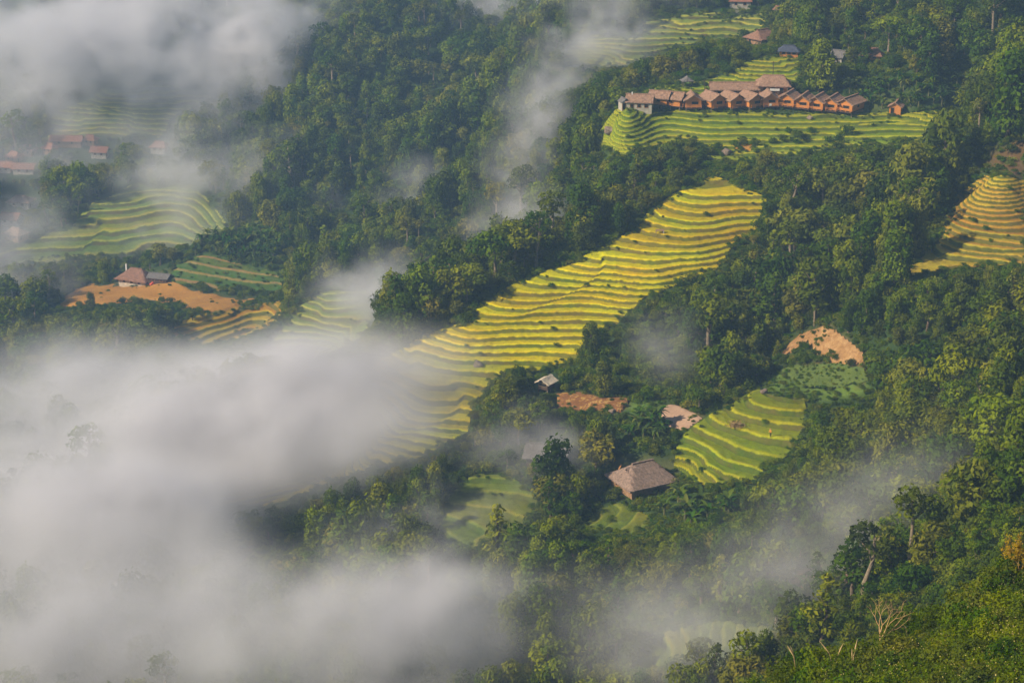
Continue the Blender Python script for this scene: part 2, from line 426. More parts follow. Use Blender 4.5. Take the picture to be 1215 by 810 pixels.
M = {}
M['ground'] = ground_material()
R0 = 0.27
M['main'] = terrace_material('ripe_rice', (0.52, 0.44, 0.006), (0.66, 0.52, 0.008), (0.15, 0.17, 0.011), (0.24, 0.15, 0.045), R0, 0.5)
M['hut'] = terrace_material('greenish_rice', (0.24, 0.29, 0.013), (0.40, 0.38, 0.018), (0.095, 0.145, 0.014), (0.18, 0.13, 0.04), R0, 0.3)
M['right'] = terrace_material('cut_rice', (0.42, 0.26, 0.03), (0.52, 0.33, 0.035), (0.15, 0.15, 0.022), (0.17, 0.115, 0.04), 0.45, 0.4)
M['small'] = terrace_material('lower_rice', (0.23, 0.26, 0.011), (0.40, 0.37, 0.013), (0.10, 0.14, 0.012), (0.19, 0.125, 0.04), R0, 0.5)
M['hazed'] = terrace_material('hazed_rice', (0.17, 0.20, 0.025), (0.23, 0.24, 0.03), (0.10, 0.14, 0.02), (0.14, 0.10, 0.03), R0, 0.3)  # rice colours muted: the haze over these plots is put into the paint
M['far'] = terrace_material('distant_rice', (0.20, 0.25, 0.04), (0.40, 0.38, 0.05), (0.10, 0.14, 0.03), (0.16, 0.10, 0.05), 0.35, 0.6, 1.5)
for q_ in ('gold1', 'gold2', 'gold3'): M[q_] = None
M['grassy'] = terrace_material('grassy_bank', (0.10, 0.17, 0.03), (0.30, 0.20, 0.07), (0.075, 0.14, 0.025), (0.12, 0.12, 0.03), 0.6, 0.4)
M['stub'] = field_material('stubble', [(0.3, (0.30, 0.13, 0.025)), (0.55, (0.48, 0.24, 0.045)), (0.75, (0.56, 0.35, 0.09))], 0.12, 1.3)
for q_ in ('gold1', 'gold2', 'gold3'): M[q_] = M['stub']
M['brown'] = field_material('straw_on_earth', [(0.35, (0.20, 0.085, 0.035)), (0.52, (0.28, 0.13, 0.045)), (0.58, (0.50, 0.30, 0.09)), (0.8, (0.56, 0.38, 0.14))], 0.5, 1.8)
M['pale'] = field_material('dry_mud', [(0.3, (0.42, 0.26, 0.17)), (0.7, (0.55, 0.37, 0.26))], 0.25, 1.6)
M['maize'] = field_material('maize_leaves', [(0.3, (0.05, 0.09, 0.02)), (0.7, (0.16, 0.21, 0.04))], 0.5, 2.5)
M['slip'] = field_material('red_earth', [(0.3, (0.20, 0.11, 0.04)), (0.5, (0.36, 0.20, 0.08)), (0.72, (0.54, 0.35, 0.16))], 0.3, 1.2)

# ------------------------------------------------------------------ mesh helpers
def tagit(o, label, cat, group=None, kind=None):
    if label: o['label'] = label
    if cat: o['category'] = cat
    if group: o['group'] = group
    if kind: o['kind'] = kind
    return o
def mesh_np(name, V, Fq, attrs=None, smooth=False):
    me = bpy.data.meshes.new(name)
    V = np.asarray(V, np.float32); Fq = np.asarray(Fq, np.int32)
    k = Fq.shape[1]
    me.vertices.add(len(V)); me.vertices.foreach_set('co', V.ravel())
    me.loops.add(Fq.size); me.loops.foreach_set('vertex_index', Fq.ravel())
    me.polygons.add(len(Fq))
    me.polygons.foreach_set('loop_start', np.arange(0, Fq.size, k, dtype=np.int32))
    me.polygons.foreach_set('loop_total', np.full(len(Fq), k, np.int32))
    me.polygons.foreach_set('use_smooth', np.full(len(Fq), smooth, bool))
    for an, (typ, dat) in (attrs or {}).items():
        a = me.attributes.new(an, typ, 'POINT')
        a.data.foreach_set('vector' if typ == 'FLOAT_VECTOR' else ('color' if typ == 'FLOAT_COLOR' else 'value'), np.asarray(dat, np.float32 if typ != 'INT' else np.int32).ravel())
    me.update(); me.validate()
    return me
def obj(name, me, m=None, parent=None, loc=None, rotz=0.0, scale=None):
    o = bpy.data.objects.new(name, me)
    C.objects.link(o)
    if m is not None and me is not None and len(me.materials) == 0: me.materials.append(m)
    if parent is not None: o.parent = parent
    if loc is not None: o.location = tuple(float(c) for c in loc)
    if rotz: o.rotation_euler = (0, 0, rotz)
    if scale is not None: o.scale = scale if hasattr(scale, '__len__') else (scale,) * 3
    return o
def empty(name, loc, rotz=0.0, scale=None):
    o = obj(name, None, None, None, loc, rotz, scale)
    o.empty_display_size = 1.0
    return o

# ------------------------------------------------------------------ terraces and fields: fine sheets on the ground
TERR = ['main', 'hut', 'upper', 'far', 'right', 'small', 'fleft', 'mleft', 'bleft', 'cleft', 'fogrice', 'fogrice2', 'low', 'bank']
FLAT = ['stub', 'brown', 'pale', 'slip', 'maize', 'gold1', 'gold2', 'gold3']
#         step  riser  cell  wobble
TPAR = {'main': (0.85, R0, 0.36, 0.5), 'hut': (0.75, R0, 0.42, 0.35), 'upper': (0.75, R0, 0.45, 0.3), 'far': (0.9, 0.35, 0.7, 0.3), 'right': (0.7, 0.45, 0.36, 0.3),
        'small': (1.1, R0, 0.36, 0.3), 'fleft': (1.3, 0.35, 1.1, 0.8), 'mleft': (1.0, 0.35, 0.9, 0.8), 'bleft': (1.0, 0.5, 0.55, 0.4), 'cleft': (0.9, 0.35, 0.55, 0.5),
        'fogrice': (0.9, 0.25, 0.45, 0.8), 'fogrice2': (0.7, R0, 0.4, 0.4), 'low': (1.3, 0.16, 0.45, 3.2), 'bank': (1.7, 0.6, 0.6, 1.0)}
TMAT = {'main': 'main', 'hut': 'hut', 'upper': 'hut', 'far': 'far', 'right': 'right', 'small': 'small', 'fleft': 'far', 'mleft': 'far', 'bleft': 'right', 'cleft': 'far', 'fogrice': 'hazed', 'fogrice2': 'hazed', 'low': 'hazed', 'bank': 'grassy'}
def terr_h(name, x, y):
    """continuous height that the steps follow, wobbling so that fields widen, narrow and split"""
    step, r, cell, wob = TPAR[name]
    h = ground(x, y)
    w = (fbm(x / 26, y / 26, 5, 3) - 0.5) * 2 * wob + (fbm(x / 9, y / 9, 15, 2) - 0.5) * 0.5 * wob
    k = sstep(0.5, 0.53, fbm(x / 34, y / 34, 44, 2)) * 0.5 * step
    return h, h + w + k
def terr_z(name, x, y):
    step, r, cell, wob = TPAR[name]
    h, ht = terr_h(name, x, y)
    lv = ht / step
    L = np.floor(lv); fr = lv - L
    s = sstep(1 - r, 1, fr)
    z = (L + s + 0.35) * step - (ht - h)
    m = sstep(0, 7, zone_sd(name, x, y, h))
    grain = (vnoise(x / 0.8, y / 0.8, 12) - 0.5) * 0.22 + (_hash(np.round(x * 50), np.round(y * 50), 5) - 0.5) * 0.10
    return h + (z - h) * m + 0.06 + grain * m * (1 if cell < 0.7 else 1.6), lv, m
def grid_for(name, cell):
    poly, y0, y1 = ZP[name]
    w = np.array([hit(u, v, y0, y1) for u, v in poly])
    x0, x1 = w[:, 0].min() - 4, w[:, 0].max() + 4
    ya, yb = max(y0, w[:, 1].min() - 8), min(y1, w[:, 1].max() + 8)
    xs = np.arange(x0, x1, cell); ys = np.arange(ya, yb, cell)
    return np.meshgrid(xs, ys)
def grid_faces(shape, keep):
    ny, nx = shape
    i = np.arange(ny * nx).reshape(ny, nx)
    q = np.stack([i[:-1, :-1], i[:-1, 1:], i[1:, 1:], i[1:, :-1]], -1).reshape(-1, 4)
    k = (keep[:-1, :-1] & keep[:-1, 1:] & keep[1:, 1:] & keep[1:, :-1]).ravel()
    return q[k]
def compact(V, Fq, *arrs):
    used = np.unique(Fq)
    mp = np.zeros(len(V), np.int32); mp[used] = np.arange(len(used))
    return (V[used], mp[Fq]) + tuple(a[used] for a in arrs)
def step_pieces(shape, keep, lv, r, small=60):
    """faces of every single step, each a connected piece of the sheet; crumbs join their neighbour"""
    ny, nx = shape
    i = np.arange(ny * nx).reshape(ny, nx)
    quad = np.stack([i[:-1, :-1], i[:-1, 1:], i[1:, 1:], i[1:, :-1]], -1)
    k = keep[:-1, :-1] & keep[:-1, 1:] & keep[1:, 1:] & keep[1:, :-1]
    m4 = (lv[:-1, :-1] + lv[:-1, 1:] + lv[1:, 1:] + lv[1:, :-1]) / 4
    idx = np.where(k, np.floor(m4 + r * 0.5).astype(int), -10 ** 6)
    comp = np.where(k, 0, -1)
    out, cid = [], 0
    L, Kc = idx.tolist(), comp.tolist()
    h, w = ny - 1, nx - 1
    groups = {}
    for y in range(h):
        for x in range(w):
            if Kc[y][x] != 0: continue
            cid += 1
            lab = L[y][x]; st = [(y, x)]; Kc[y][x] = cid; mem = []; nb = {}
            while st:
                a, b = st.pop(); mem.append((a, b))
                for c, d in ((a + 1, b), (a - 1, b), (a, b + 1), (a, b - 1)):
                    if 0 <= c < h and 0 <= d < w and Kc[c][d] != -1:
                        if Kc[c][d] == 0 and L[c][d] == lab: Kc[c][d] = cid; st.append((c, d))
                        elif L[c][d] != lab: nb[(c, d)] = 1
            groups[cid] = (mem, list(nb))
    par = {c: c for c in groups}
    def find(c):
        while par[c] != c: c = par[c]
        return c
    size = {c: len(groups[c][0]) for c in groups}
    for c in sorted(groups, key=lambda q: size[q]):
        if size[c] < small and groups[c][1]:
            cnt = {}
            for a, b in groups[c][1]:
                q = find(Kc[a][b])
                if q != find(c): cnt[q] = cnt.get(q, 0) + 1
            if cnt:
                q = max(cnt, key=lambda z: (cnt[z], size[z])); p_ = find(c)
                par[p_] = q; size[q] += size[p_]
    fin = {}
    for c in groups: fin.setdefault(find(c), []).extend(groups[c][0])
    for mem in fin.values():
        if len(mem) < small: continue
        a = np.array(mem)
        out.append(quad[a[:, 0], a[:, 1]])
    return out
TLABEL = {
 'main': ('ripe yellow rice terraces stepping round the central spur', 'rice terraces'),
 'hut': ('yellow green rice terraces below the row of orange huts', 'rice terraces'),
 'upper': ('small yellow rice terraces climbing behind the long thatched lodge', 'rice terraces'),
 'far': ('pale distant rice terraces with thin yellow edges at the ravine head', 'rice terraces'),
 'right': ('cut brown stubble terraces in narrow stripes beside the dark forest slope', 'rice terraces'),
 'small': ('short green rice terraces stepping down to the thatched farmhouse', 'rice terraces'),
 'fleft': ('faint misty rice terraces above the red roofed village', 'rice terraces'),
 'mleft': ('misty green rice terraces between the village and the stone farmhouse', 'rice terraces'),
 'bleft': ('grey brown cut terraces dropping below the orange stubble field', 'rice terraces'),
 'cleft': ('pale straw terraces at the mouth of the ravine in drifting mist', 'rice terraces'),
 'fogrice': ('hazy yellow rice plots behind the tall pointed tree', 'rice terraces'),
 'fogrice2': ('small green rice plot below the thatched farmhouse', 'rice terraces'),
 'bank': ('grassy green bank with thin bare earth ledges beside the stone farmhouse', 'grass bank'),
 'low': ('dim rounded rice terraces in brown mist above the near bushes', 'rice terraces'),
}
for name in TERR:
    step, r, cell, wob = TPAR[name]
    X, Y = grid_for(name, cell)
    Z, lv, m = terr_z(name, X, Y)
    keep = m > 0.002
    Fq = grid_faces(X.shape, keep)
    V = np.stack([X, Y, Z], -1).reshape(-1, 3)
    root = empty('rice_terraces', V[np.unique(Fq)].mean(0))
    tagit(root, *TLABEL[name], group='rice terraces on the slopes')
    off = np.array(root.location)
    lv0 = lv.ravel()
    base = math.floor(lv0.min())
    for f in step_pieces(X.shape, keep, lv, r):
        v_, f_, l_ = compact(V, f, lv0)
        me = mesh_np('terrace_step', v_ - off, f_, {'level': ('FLOAT', l_ - base)}, smooth=True)
        obj('terrace_step', me, M[TMAT[name]], root)
FLABEL = {'gold1': ('harvested_field', 'golden cut patch beside the dark boulder below the huts', 'field'), 'gold2': ('harvested_field', 'golden strip at the forest edge below the huts', 'field'), 'gold3': ('harvested_field', 'small golden corner plot above the yellow spur', 'field'),
          'stub': ('harvested_field', 'orange stubble field in front of the stone farmhouse', 'field'), 'brown': ('harvested_field', 'brown plot strewn with yellow straw beside the small shed', 'field'),
          'pale': ('dry_paddy', 'bare pale pink mud plot below the vine covered trees', 'field'), 'slip': ('landslide_scar', 'bare orange earth scar on the slope above the maize plot', 'landslide'),
          'maize': ('maize_plot', 'small dark green maize plot under the orange earth scar', 'field')}
for name in FLAT:
    X, Y = grid_for(name, 0.5)
    h = ground(X, Y)
    sdv = zone_sd(name, X, Y, h)
    Z = h + 0.30 + (fbm(X / 3.0, Y / 3.0, 8, 4) - 0.5) * (0.9 if name == 'slip' else 0.35) - 0.45 * sstep(4, 0, sdv)
    Fq = grid_faces(X.shape, sdv > 0)
    V = np.stack([X, Y, Z], -1).reshape(-1, 3)
    v_, f_ = compact(V, Fq)
    c = v_.mean(0)
    o = obj(FLABEL[name][0], mesh_np(FLABEL[name][0], v_ - c, f_, smooth=True), M[name], None, c)
    tagit(o, FLABEL[name][1], FLABEL[name][2])

# ------------------------------------------------------------------ the ground sheet
def ground_axis(lo, f0, f1, hi, fine, coarse):
    a = [f0]
    s = fine
    while a[0] > lo: s = min(s * 1.25, coarse); a.insert(0, a[0] - s)
    b = list(np.arange(f0 + fine, f1, fine)); s = fine
    while b[-1] < hi: s = min(s * 1.25, coarse); b.append(b[-1] + s)
    return np.array(a + b)
gx = ground_axis(-1150, -330, 260, 1150, 2.0, 60)
gy = ground_axis(-300, 70, 1060, 1800, 2.0, 60)
GX, GY = np.meshgrid(gx, gy)
H0 = ground(GX, GY)
GH = H0 + (fbm(GX / 14, GY / 14, 3, 4) - 0.5) * 1.6
GH = np.where(GH > 20, 20 + 25 * np.tanh((GH - 20) / 60), GH)
tone = np.empty(GX.shape + (3,)); tone[:] = (0.035, 0.065, 0.016)
def paint(name, col, w=6.0):
    a = sstep(-2, w, zone_sd(name, GX, GY, H0))[..., None]
    tone[:] = tone * (1 - a) + np.array(col) * a
for nme in TERR: paint(nme, (0.10, 0.13, 0.03))
for nme in FLAT: paint(nme, (0.16, 0.12, 0.04))
paint('green', (0.12, 0.19, 0.03)); paint('meadow', (0.12, 0.19, 0.028)); paint('bank', (0.08, 0.15, 0.03)); paint('scar', (0.12, 0.075, 0.03)); paint('redslope', (0.22, 0.11, 0.05))
paint('yard', (0.10, 0.11, 0.04)); paint('lyard', (0.12, 0.12, 0.05)); paint('shrub', (0.06, 0.10, 0.02)); paint('hutrow', (0.10, 0.13, 0.03))
paint('fore', (0.08, 0.10, 0.02)); paint('grass2', (0.08, 0.14, 0.025)); paint('path', (0.45, 0.38, 0.30), 3)
for nme in TERR + FLAT:
    s_ = zone_sd(nme, GX, GY, H0)
    a = sstep(1, 9, s_)
    GH = GH * (1 - sstep(-4, 3, s_)) + (H0 - 1.3 * a) * sstep(-4, 3, s_)
V = np.stack([GX, GY, GH], -1).reshape(-1, 3)
Fq = grid_faces(GX.shape, np.ones(GX.shape, bool))
g = obj('ground', mesh_np('ground', V, Fq, {'tone': ('FLOAT_VECTOR', tone.reshape(-1, 3))}, smooth=True), M['ground'])
g['kind'] = 'structure'

# ------------------------------------------------------------------ plants: meshes shared by all copies
M['leaf'] = leaf_material('broad_leaves', (0.018, 0.038, 0.006), (0.080, 0.130, 0.010), (0.26, 0.29, 0.018))
M['leaf2'] = leaf_material('yellowish_leaves', (0.045, 0.062, 0.008), (0.13, 0.155, 0.013), (0.28, 0.275, 0.024))
M['banana'] = leaf_material('banana_leaves', (0.03, 0.075, 0.012), (0.07, 0.14, 0.02), (0.20, 0.25, 0.04), 0.35)
M['bush'] = leaf_material('bush_leaves', (0.026, 0.054, 0.008), (0.078, 0.138, 0.013), (0.21, 0.25, 0.02))
M['nearleaf'] = leaf_material('sunny_bush_leaves', (0.035, 0.06, 0.007), (0.10, 0.15, 0.012), (0.24, 0.26, 0.018))
M['golden'] = leaf_material('golden_leaves', (0.22, 0.14, 0.012), (0.38, 0.26, 0.016), (0.5, 0.36, 0.02), 0.3, 0.1)
M['bark'] = plain('bark', (0.16, 0.12, 0.085), 0.5, 2.0)
M['palebark'] = plain('pale_bark', (0.24, 0.19, 0.13), 0.4, 3.0)

def leaf_cloud(cen, nrm, size, rs, aspect=0.55, droop=0.0):
    """one folded diamond per leaf spray"""
    n = len(cen)
    nrm = nrm / (np.linalg.norm(nrm, axis=1, keepdims=True) + 1e-9)
    ref = rs.normal(size=(n, 3)); ref[:, 2] -= droop
    t = np.cross(nrm, np.cross(ref, nrm)); t /= np.linalg.norm(t, axis=1, keepdims=True) + 1e-9
    b = np.cross(nrm, t)
    s = size[:, None]
    V = np.stack([cen - t * s, cen + b * s * aspect - nrm * s * 0.18, cen + t * s, cen - b * s * aspect - nrm * s * 0.18], 1).reshape(-1, 3)
    return V, np.arange(n * 4).reshape(n, 4)
def tube(path, rad, sides=6):
    path = np.asarray(path, float)
    V, Fq = [], []
    for i, (p, r) in enumerate(zip(path, rad)):
        d = path[min(i + 1, len(path) - 1)] - path[max(i - 1, 0)]
        d /= np.linalg.norm(d) + 1e-9
        a = np.cross(d, (0.3, 0.9, 0.2)); a /= np.linalg.norm(a) + 1e-9
        b = np.cross(d, a)
        for k in range(sides):
            th = 2 * math.pi * k / sides
            V.append(p + r * (a * math.cos(th) + b * math.sin(th)))
    for i in range(len(path) - 1):
        for k in range(sides):
            Fq.append((i * sides + k, i * sides + (k + 1) % sides, (i + 1) * sides + (k + 1) % sides, (i + 1) * sides + k))
    return np.array(V), np.array(Fq)
def join(parts):
    V, Fq, o = [], [], 0
    for v, f in parts:
        V.append(v); Fq.append(f + o); o += len(v)
    return np.vstack(V), np.vstack(Fq)
def lobes_to_leaves(lobes, per, size, rs, jit=0.34, under=-0.35, droop=0.0):
    cs, ns, ss, tn = [], [], [], []
    for (c, r, tone) in lobes:
        n = int(per * (np.prod(r) ** (2 / 3)))
        d = rs.normal(size=(n * 2, 3)); d /= np.linalg.norm(d, axis=1, keepdims=True)
        d = d[d[:, 2] > under + rs.uniform(-0.25, 0.25, len(d))][:n]
        k = rs.uniform(0.72, 1.08, (len(d), 1))
        wob = 1 + 0.22 * np.sin(d[:, :1] * 5 + c[0]) * np.cos(d[:, 1:2] * 4 + c[1])
        cs.append(np.array(c) + d * np.array(r) * k * wob)
        ns.append(d / np.array(r) * np.mean(r) + rs.normal(size=d.shape) * jit)
        ss.append(size * rs.uniform(0.6, 1.35, len(d)))
        tn.append(np.clip(tone + rs.normal(0, 0.08, len(d)) + 0.08 * d[:, 2], 0, 1))
    V, Fq = leaf_cloud(np.vstack(cs), np.vstack(ns), np.concatenate(ss), rs, droop=droop)
    return V, Fq, np.repeat(np.concatenate(tn), 4)
class Plant: pass
def make_tree(seed, H, R, shape, leafm, barkm, leaf=0.34, per=46):
    rs = np.random.default_rng(seed)
    lobes, limbs = [], []
    lean = rs.normal(0, 0.05, 2)
    top = {'round': 0.62, 'tall': 0.80, 'vine': 0.55, 'point': 0.6, 'flat': 0.8}[shape] * H
    trunk_top = np.array([lean[0] * H, lean[1] * H, top])
    base_r = 0.028 * H
    path = [np.zeros(3), trunk_top * 0.33 + (*rs.normal(0, 0.12, 2), 0), trunk_top * 0.66 + (*rs.normal(0, 0.15, 2), 0), trunk_top]
    limbs.append(tube([p - (0, 0, 0.6 if i == 0 else 0) for i, p in enumerate(path)], [base_r * 1.25, base_r, base_r * 0.75, base_r * 0.4]))
    if shape == 'round': n, zlo, zhi = 15, 0.30, 0.86
    elif shape == 'tall': n, zlo, zhi = 10, 0.62, 0.90
    elif shape == 'vine': n, zlo, zhi = 20, 0.14, 0.88
    elif shape == 'point': n, zlo, zhi = 17, 0.22, 0.92
    else: n, zlo, zhi = 12, 0.62, 0.85
    for i in range(n):
        f = (i + 0.5) / n
        z = zlo + (zhi - zlo) * f
        if shape == 'point': rad = R * (1.0 - 0.85 * f)
        elif shape == 'vine': rad = R * (0.75 + 0.25 * math.sin(f * 3)) * (1 - 0.5 * f ** 3)
        else: rad = R * math.sqrt(max(0.05, 1 - ((z - (zlo + zhi) / 2) / ((zhi - zlo) / 1.7)) ** 2))
        th = i * 2.399 + rs.uniform(-0.5, 0.5)
        k = rs.uniform(0.35, 0.78)
        c = np.array([math.cos(th) * rad * k + lean[0] * H * z, math.sin(th) * rad * k + lean[1] * H * z, z * H])
        lr = R * rs.uniform(0.28, 0.52) * (0.95 if shape == 'tall' else (1.0 - 0.35 * f if shape == 'point' else 1.0))
        vz = rs.uniform(0.6, 0.85) if shape != 'vine' else rs.uniform(0.9, 1.5)
        lobes.append((c, (lr, lr * rs.uniform(0.8, 1.1), lr * vz), rs.uniform(0.15, 0.85)))
        if i % 2 == 0:
            s0 = trunk_top * min(1.0, max(0.3, (z - 0.15) * H / top))
            mid = (s0 + c) / 2 + np.array([0, 0, -0.1 * lr])
            limbs.append(tube([s0, mid, c], [base_r * 0.45, base_r * 0.3, base_r * 0.12], 5))
    V, Fq, tn = lobes_to_leaves(lobes, per, leaf, rs, droop=1.2 if shape == 'vine' else 0.2)
    p = Plant()
    p.crown = mesh_np('crown', V, Fq, {'tint': ('FLOAT', tn)}); p.crown.materials.append(leafm)
    tv, tf = join(limbs)
    p.trunk = mesh_np('trunk', tv, tf, smooth=True); p.trunk.materials.append(barkm)
    V2, F2 = join([(V, Fq), (tv, tf)])
    p.whole = mesh_np('tree', V2, F2, {'tint': ('FLOAT', np.concatenate([tn, np.zeros(len(tv))]))})
    p.whole.materials.append(leafm); p.whole.materials.append(barkm)
    mi = np.zeros(len(F2), np.int32); mi[len(Fq):] = 1
    p.whole.polygons.foreach_set('material_index', mi)
    p.H, p.R, p.shape = H, R, shape
    return p
def make_bush(seed, H, R, leafm, leaf=0.22, per=85, n=7):
    rs = np.random.default_rng(seed)
    lobes = []
    for i in range(n):
        th, k = i * 2.399, math.sqrt((i + 0.3) / n) * 0.62
        lr = R * rs.uniform(0.34, 0.55)
        lobes.append(((math.cos(th) * R * k, math.sin(th) * R * k, H * rs.uniform(0.25, 0.62)), (lr, lr, H * rs.uniform(0.28, 0.42)), rs.uniform(0.2, 0.8)))
    V, Fq, tn = lobes_to_leaves(lobes, per, leaf, rs, 0.7)
    p = Plant(); p.whole = mesh_np('shrub', V, Fq, {'tint': ('FLOAT', tn)}); p.whole.materials.append(leafm)
    p.H, p.R, p.shape = H, R, 'bush'
    return p
def blade(base, th, length, width, rise, fall, segs=5, rs=None):
    """a long arching leaf with a folded midrib"""
    V, Fq = [], []
    d = np.array([math.cos(th), math.sin(th), 0]); sd_ = np.array([-math.sin(th), math.cos(th), 0])
    for i in range(segs + 1):
        t = i / segs
        p = np.array(base) + d * length * (0.35 * t + 0.6 * t * t) + np.array([0, 0, rise * (t - 0.1 * t * t) - fall * t ** 3])
        w = width * math.sin(math.pi * min(0.97, 0.12 + 0.88 * t)) ** 0.7
        V += [p - sd_ * w + (0, 0, 0.25 * w), p, p + sd_ * w + (0, 0, 0.25 * w)]
    for i in range(segs):
        o = i * 3
        Fq += [(o, o + 1, o + 4, o + 3), (o + 1, o + 2, o + 5, o + 4)]
    return np.array(V), np.array(Fq)
def make_banana(seed, H=3.6, n=10):
    rs = np.random.default_rng(seed)
    parts, tn = [], []
    st = H * 0.45
    for i in range(n):
        th = i * 2.399 + rs.uniform(-0.3, 0.3)
        up = rs.uniform(0.5, 1.0)
        v, f = blade((0, 0, st * rs.uniform(0.85, 1.0)), th, H * rs.uniform(0.5, 0.68) * (1.25 - 0.6 * up), H * 0.075, H * 0.62 * up, H * rs.uniform(0.12, 0.45))
        parts.append((v, f)); tn.append(np.full(len(v), rs.uniform(0.15, 0.9)))
    V, Fq = join(parts); tn = np.concatenate(tn)
    tv, tf = tube([(0, 0, -0.5), (0.05, 0, st * 0.5), (0, 0.05, st)], [H * 0.05, H * 0.042, H * 0.025])
    p = Plant(); p.crown = mesh_np('leaves', V, Fq, {'tint': ('FLOAT', tn)}, True); p.crown.materials.append(M['banana'])
    p.trunk = mesh_np('stem', tv, tf, smooth=True); p.trunk.materials.append(M['stem'])
    V2, F2 = join([(V, Fq), (tv, tf)])
    p.whole = mesh_np('banana_plant', V2, F2, {'tint': ('FLOAT', np.concatenate([tn, np.zeros(len(tv))]))}, True)
    p.whole.materials.append(M['banana']); p.whole.materials.append(M['stem'])
    mi = np.zeros(len(F2), np.int32); mi[len(Fq):] = 1; p.whole.polygons.foreach_set('material_index', mi)
    p.H, p.R, p.shape = H, H * 0.6, 'banana'
    return p
M['stem'] = plain('banana_stem', (0.13, 0.13, 0.05), 0.4, 3.0)
def make_bamboo(seed, H=8.0, n=26):
    rs = np.random.default_rng(seed)
    cul, cs, ns, ss, tn = [], [], [], [], []
    for i in range(n):
        th = rs.uniform(0, 2 * math.pi); out = rs.uniform(0.1, 0.5) * H; h = H * rs.uniform(0.75, 1.05)
        b0 = np.array([rs.normal(0, 0.35), rs.normal(0, 0.35), -0.4])
        pth = [b0 + np.array([math.cos(th) * out * t ** 2.2, math.sin(th) * out * t ** 2.2, h * (t - 0.22 * t ** 4)]) for t in (0, 0.3, 0.55, 0.8, 1.0)]
        cul.append(tube(pth, [0.06, 0.05, 0.045, 0.03, 0.01], 4))
        m = 46
        t = rs.uniform(0.3, 1.0, m) ** 0.8
        q = np.array([b0 + np.array([math.cos(th) * out * a ** 2.2, math.sin(th) * out * a ** 2.2, h * (a - 0.22 * a ** 4)]) for a in t])
        cs.append(q + rs.normal(0, 0.34, q.shape)); ns.append(rs.normal(size=q.shape) + (0, 0, 0.8)); ss.append(rs.uniform(0.2, 0.42, m)); tn.append(np.clip(rs.normal(0.5, 0.2, m), 0, 1))
    V, Fq = leaf_cloud(np.vstack(cs), np.vstack(ns), np.concatenate(ss), rs, 0.3, 1.5); tn = np.repeat(np.concatenate(tn), 4)
    p = Plant(); p.crown = mesh_np('crown', V, Fq, {'tint': ('FLOAT', tn)}); p.crown.materials.append(M['leaf2'])
    tv, tf = join(cul); p.trunk = mesh_np('culms', tv, tf, smooth=True); p.trunk.materials.append(M['stem'])
    V2, F2 = join([(V, Fq), (tv, tf)])
    p.whole = mesh_np('bamboo', V2, F2, {'tint': ('FLOAT', np.concatenate([tn, np.zeros(len(tv))]))})
    p.whole.materials.append(M['leaf2']); p.whole.materials.append(M['stem'])
    mi = np.zeros(len(F2), np.int32); mi[len(Fq):] = 1; p.whole.polygons.foreach_set('material_index', mi)
    p.H, p.R, p.shape = H, H * 0.4, 'bamboo'
    return p

PROTO = [
 make_tree(1, 8.5, 3.6, 'round', M['leaf'], M['bark']), make_tree(2, 9.5, 3.4, 'round', M['leaf'], M['bark']), make_tree(3, 7.0, 3.0, 'round', M['leaf2'], M['bark']),
 make_tree(4, 10.5, 3.0, 'vine', M['leaf'], M['bark']), make_tree(5, 9.0, 2.6, 'vine', M['leaf'], M['bark']), make_tree(6, 12.5, 3.2, 'tall', M['leaf'], M['palebark']),
 make_tree(7, 11.0, 2.8, 'tall', M['leaf2'], M['palebark']), make_tree(8, 9.5, 2.6, 'point', M['leaf'], M['bark']), make_tree(9, 8.0, 3.8, 'flat', M['leaf'], M['palebark']),
 make_bamboo(10),                                                                                    # 9
 make_bush(11, 2.2, 1.9, M['bush']), make_bush(12, 1.7, 1.5, M['bush']), make_bush(13, 2.8, 2.1, M['leaf']),  # 10..12
 make_banana(14), make_banana(15, 3.0, 8), make_banana(16, 4.2, 11),                                 # 13..15
]
BUSHES, BANANAS, TREES = [10, 11, 12], [13, 14, 15], list(range(10))
LOOK = {0: 'round crowned broadleaf tree', 1: 'full lobed broadleaf tree', 2: 'yellowish green broadleaf tree', 3: 'vine draped dark tree', 4: 'narrow vine covered tree',
        5: 'tall tree with pale bare trunk', 6: 'tall thin yellowish tree', 7: 'pointed dark green tree', 8: 'flat topped spreading tree', 9: 'arching bamboo clump'}

# ------------------------------------------------------------------ where plants stand
CLEAR = TERR + FLAT + ['meadow', 'ban1', 'ban2', 'ban3', 'ban4', 'green', 'lyard', 'hutrow', 'fore', 'path']
OPENV = ['main', 'hut', 'upper', 'far', 'right', 'small', 'fleft', 'mleft', 'bleft', 'cleft', 'stub', 'brown', 'pale', 'slip', 'maize', 'fogrice', 'fogrice2', 'bank', 'hutrow', 'lyard', 'green', 'meadow', 'ban1', 'ban2', 'ban3', 'ban4']
BUILT = []                       # pixel boxes of buildings that stay in view: (u0, v0, u1, v1, Y)
INSET = {'main': 5, 'hut': 3, 'upper': 4, 'far': 4, 'right': 4, 'small': 3, 'fogrice': 9, 'low': 3, 'mleft': 5, 'fleft': 5}
def in_open(u, v, y, names):
    r = np.zeros(u.shape, bool)
    for k in names:
        poly, y0, y1 = ZP[k]
        r |= (poly_sd(poly, u, v) > INSET.get(k, 0.0)) & (y < y1 + 5) & (y > y0 - 140)
    return r
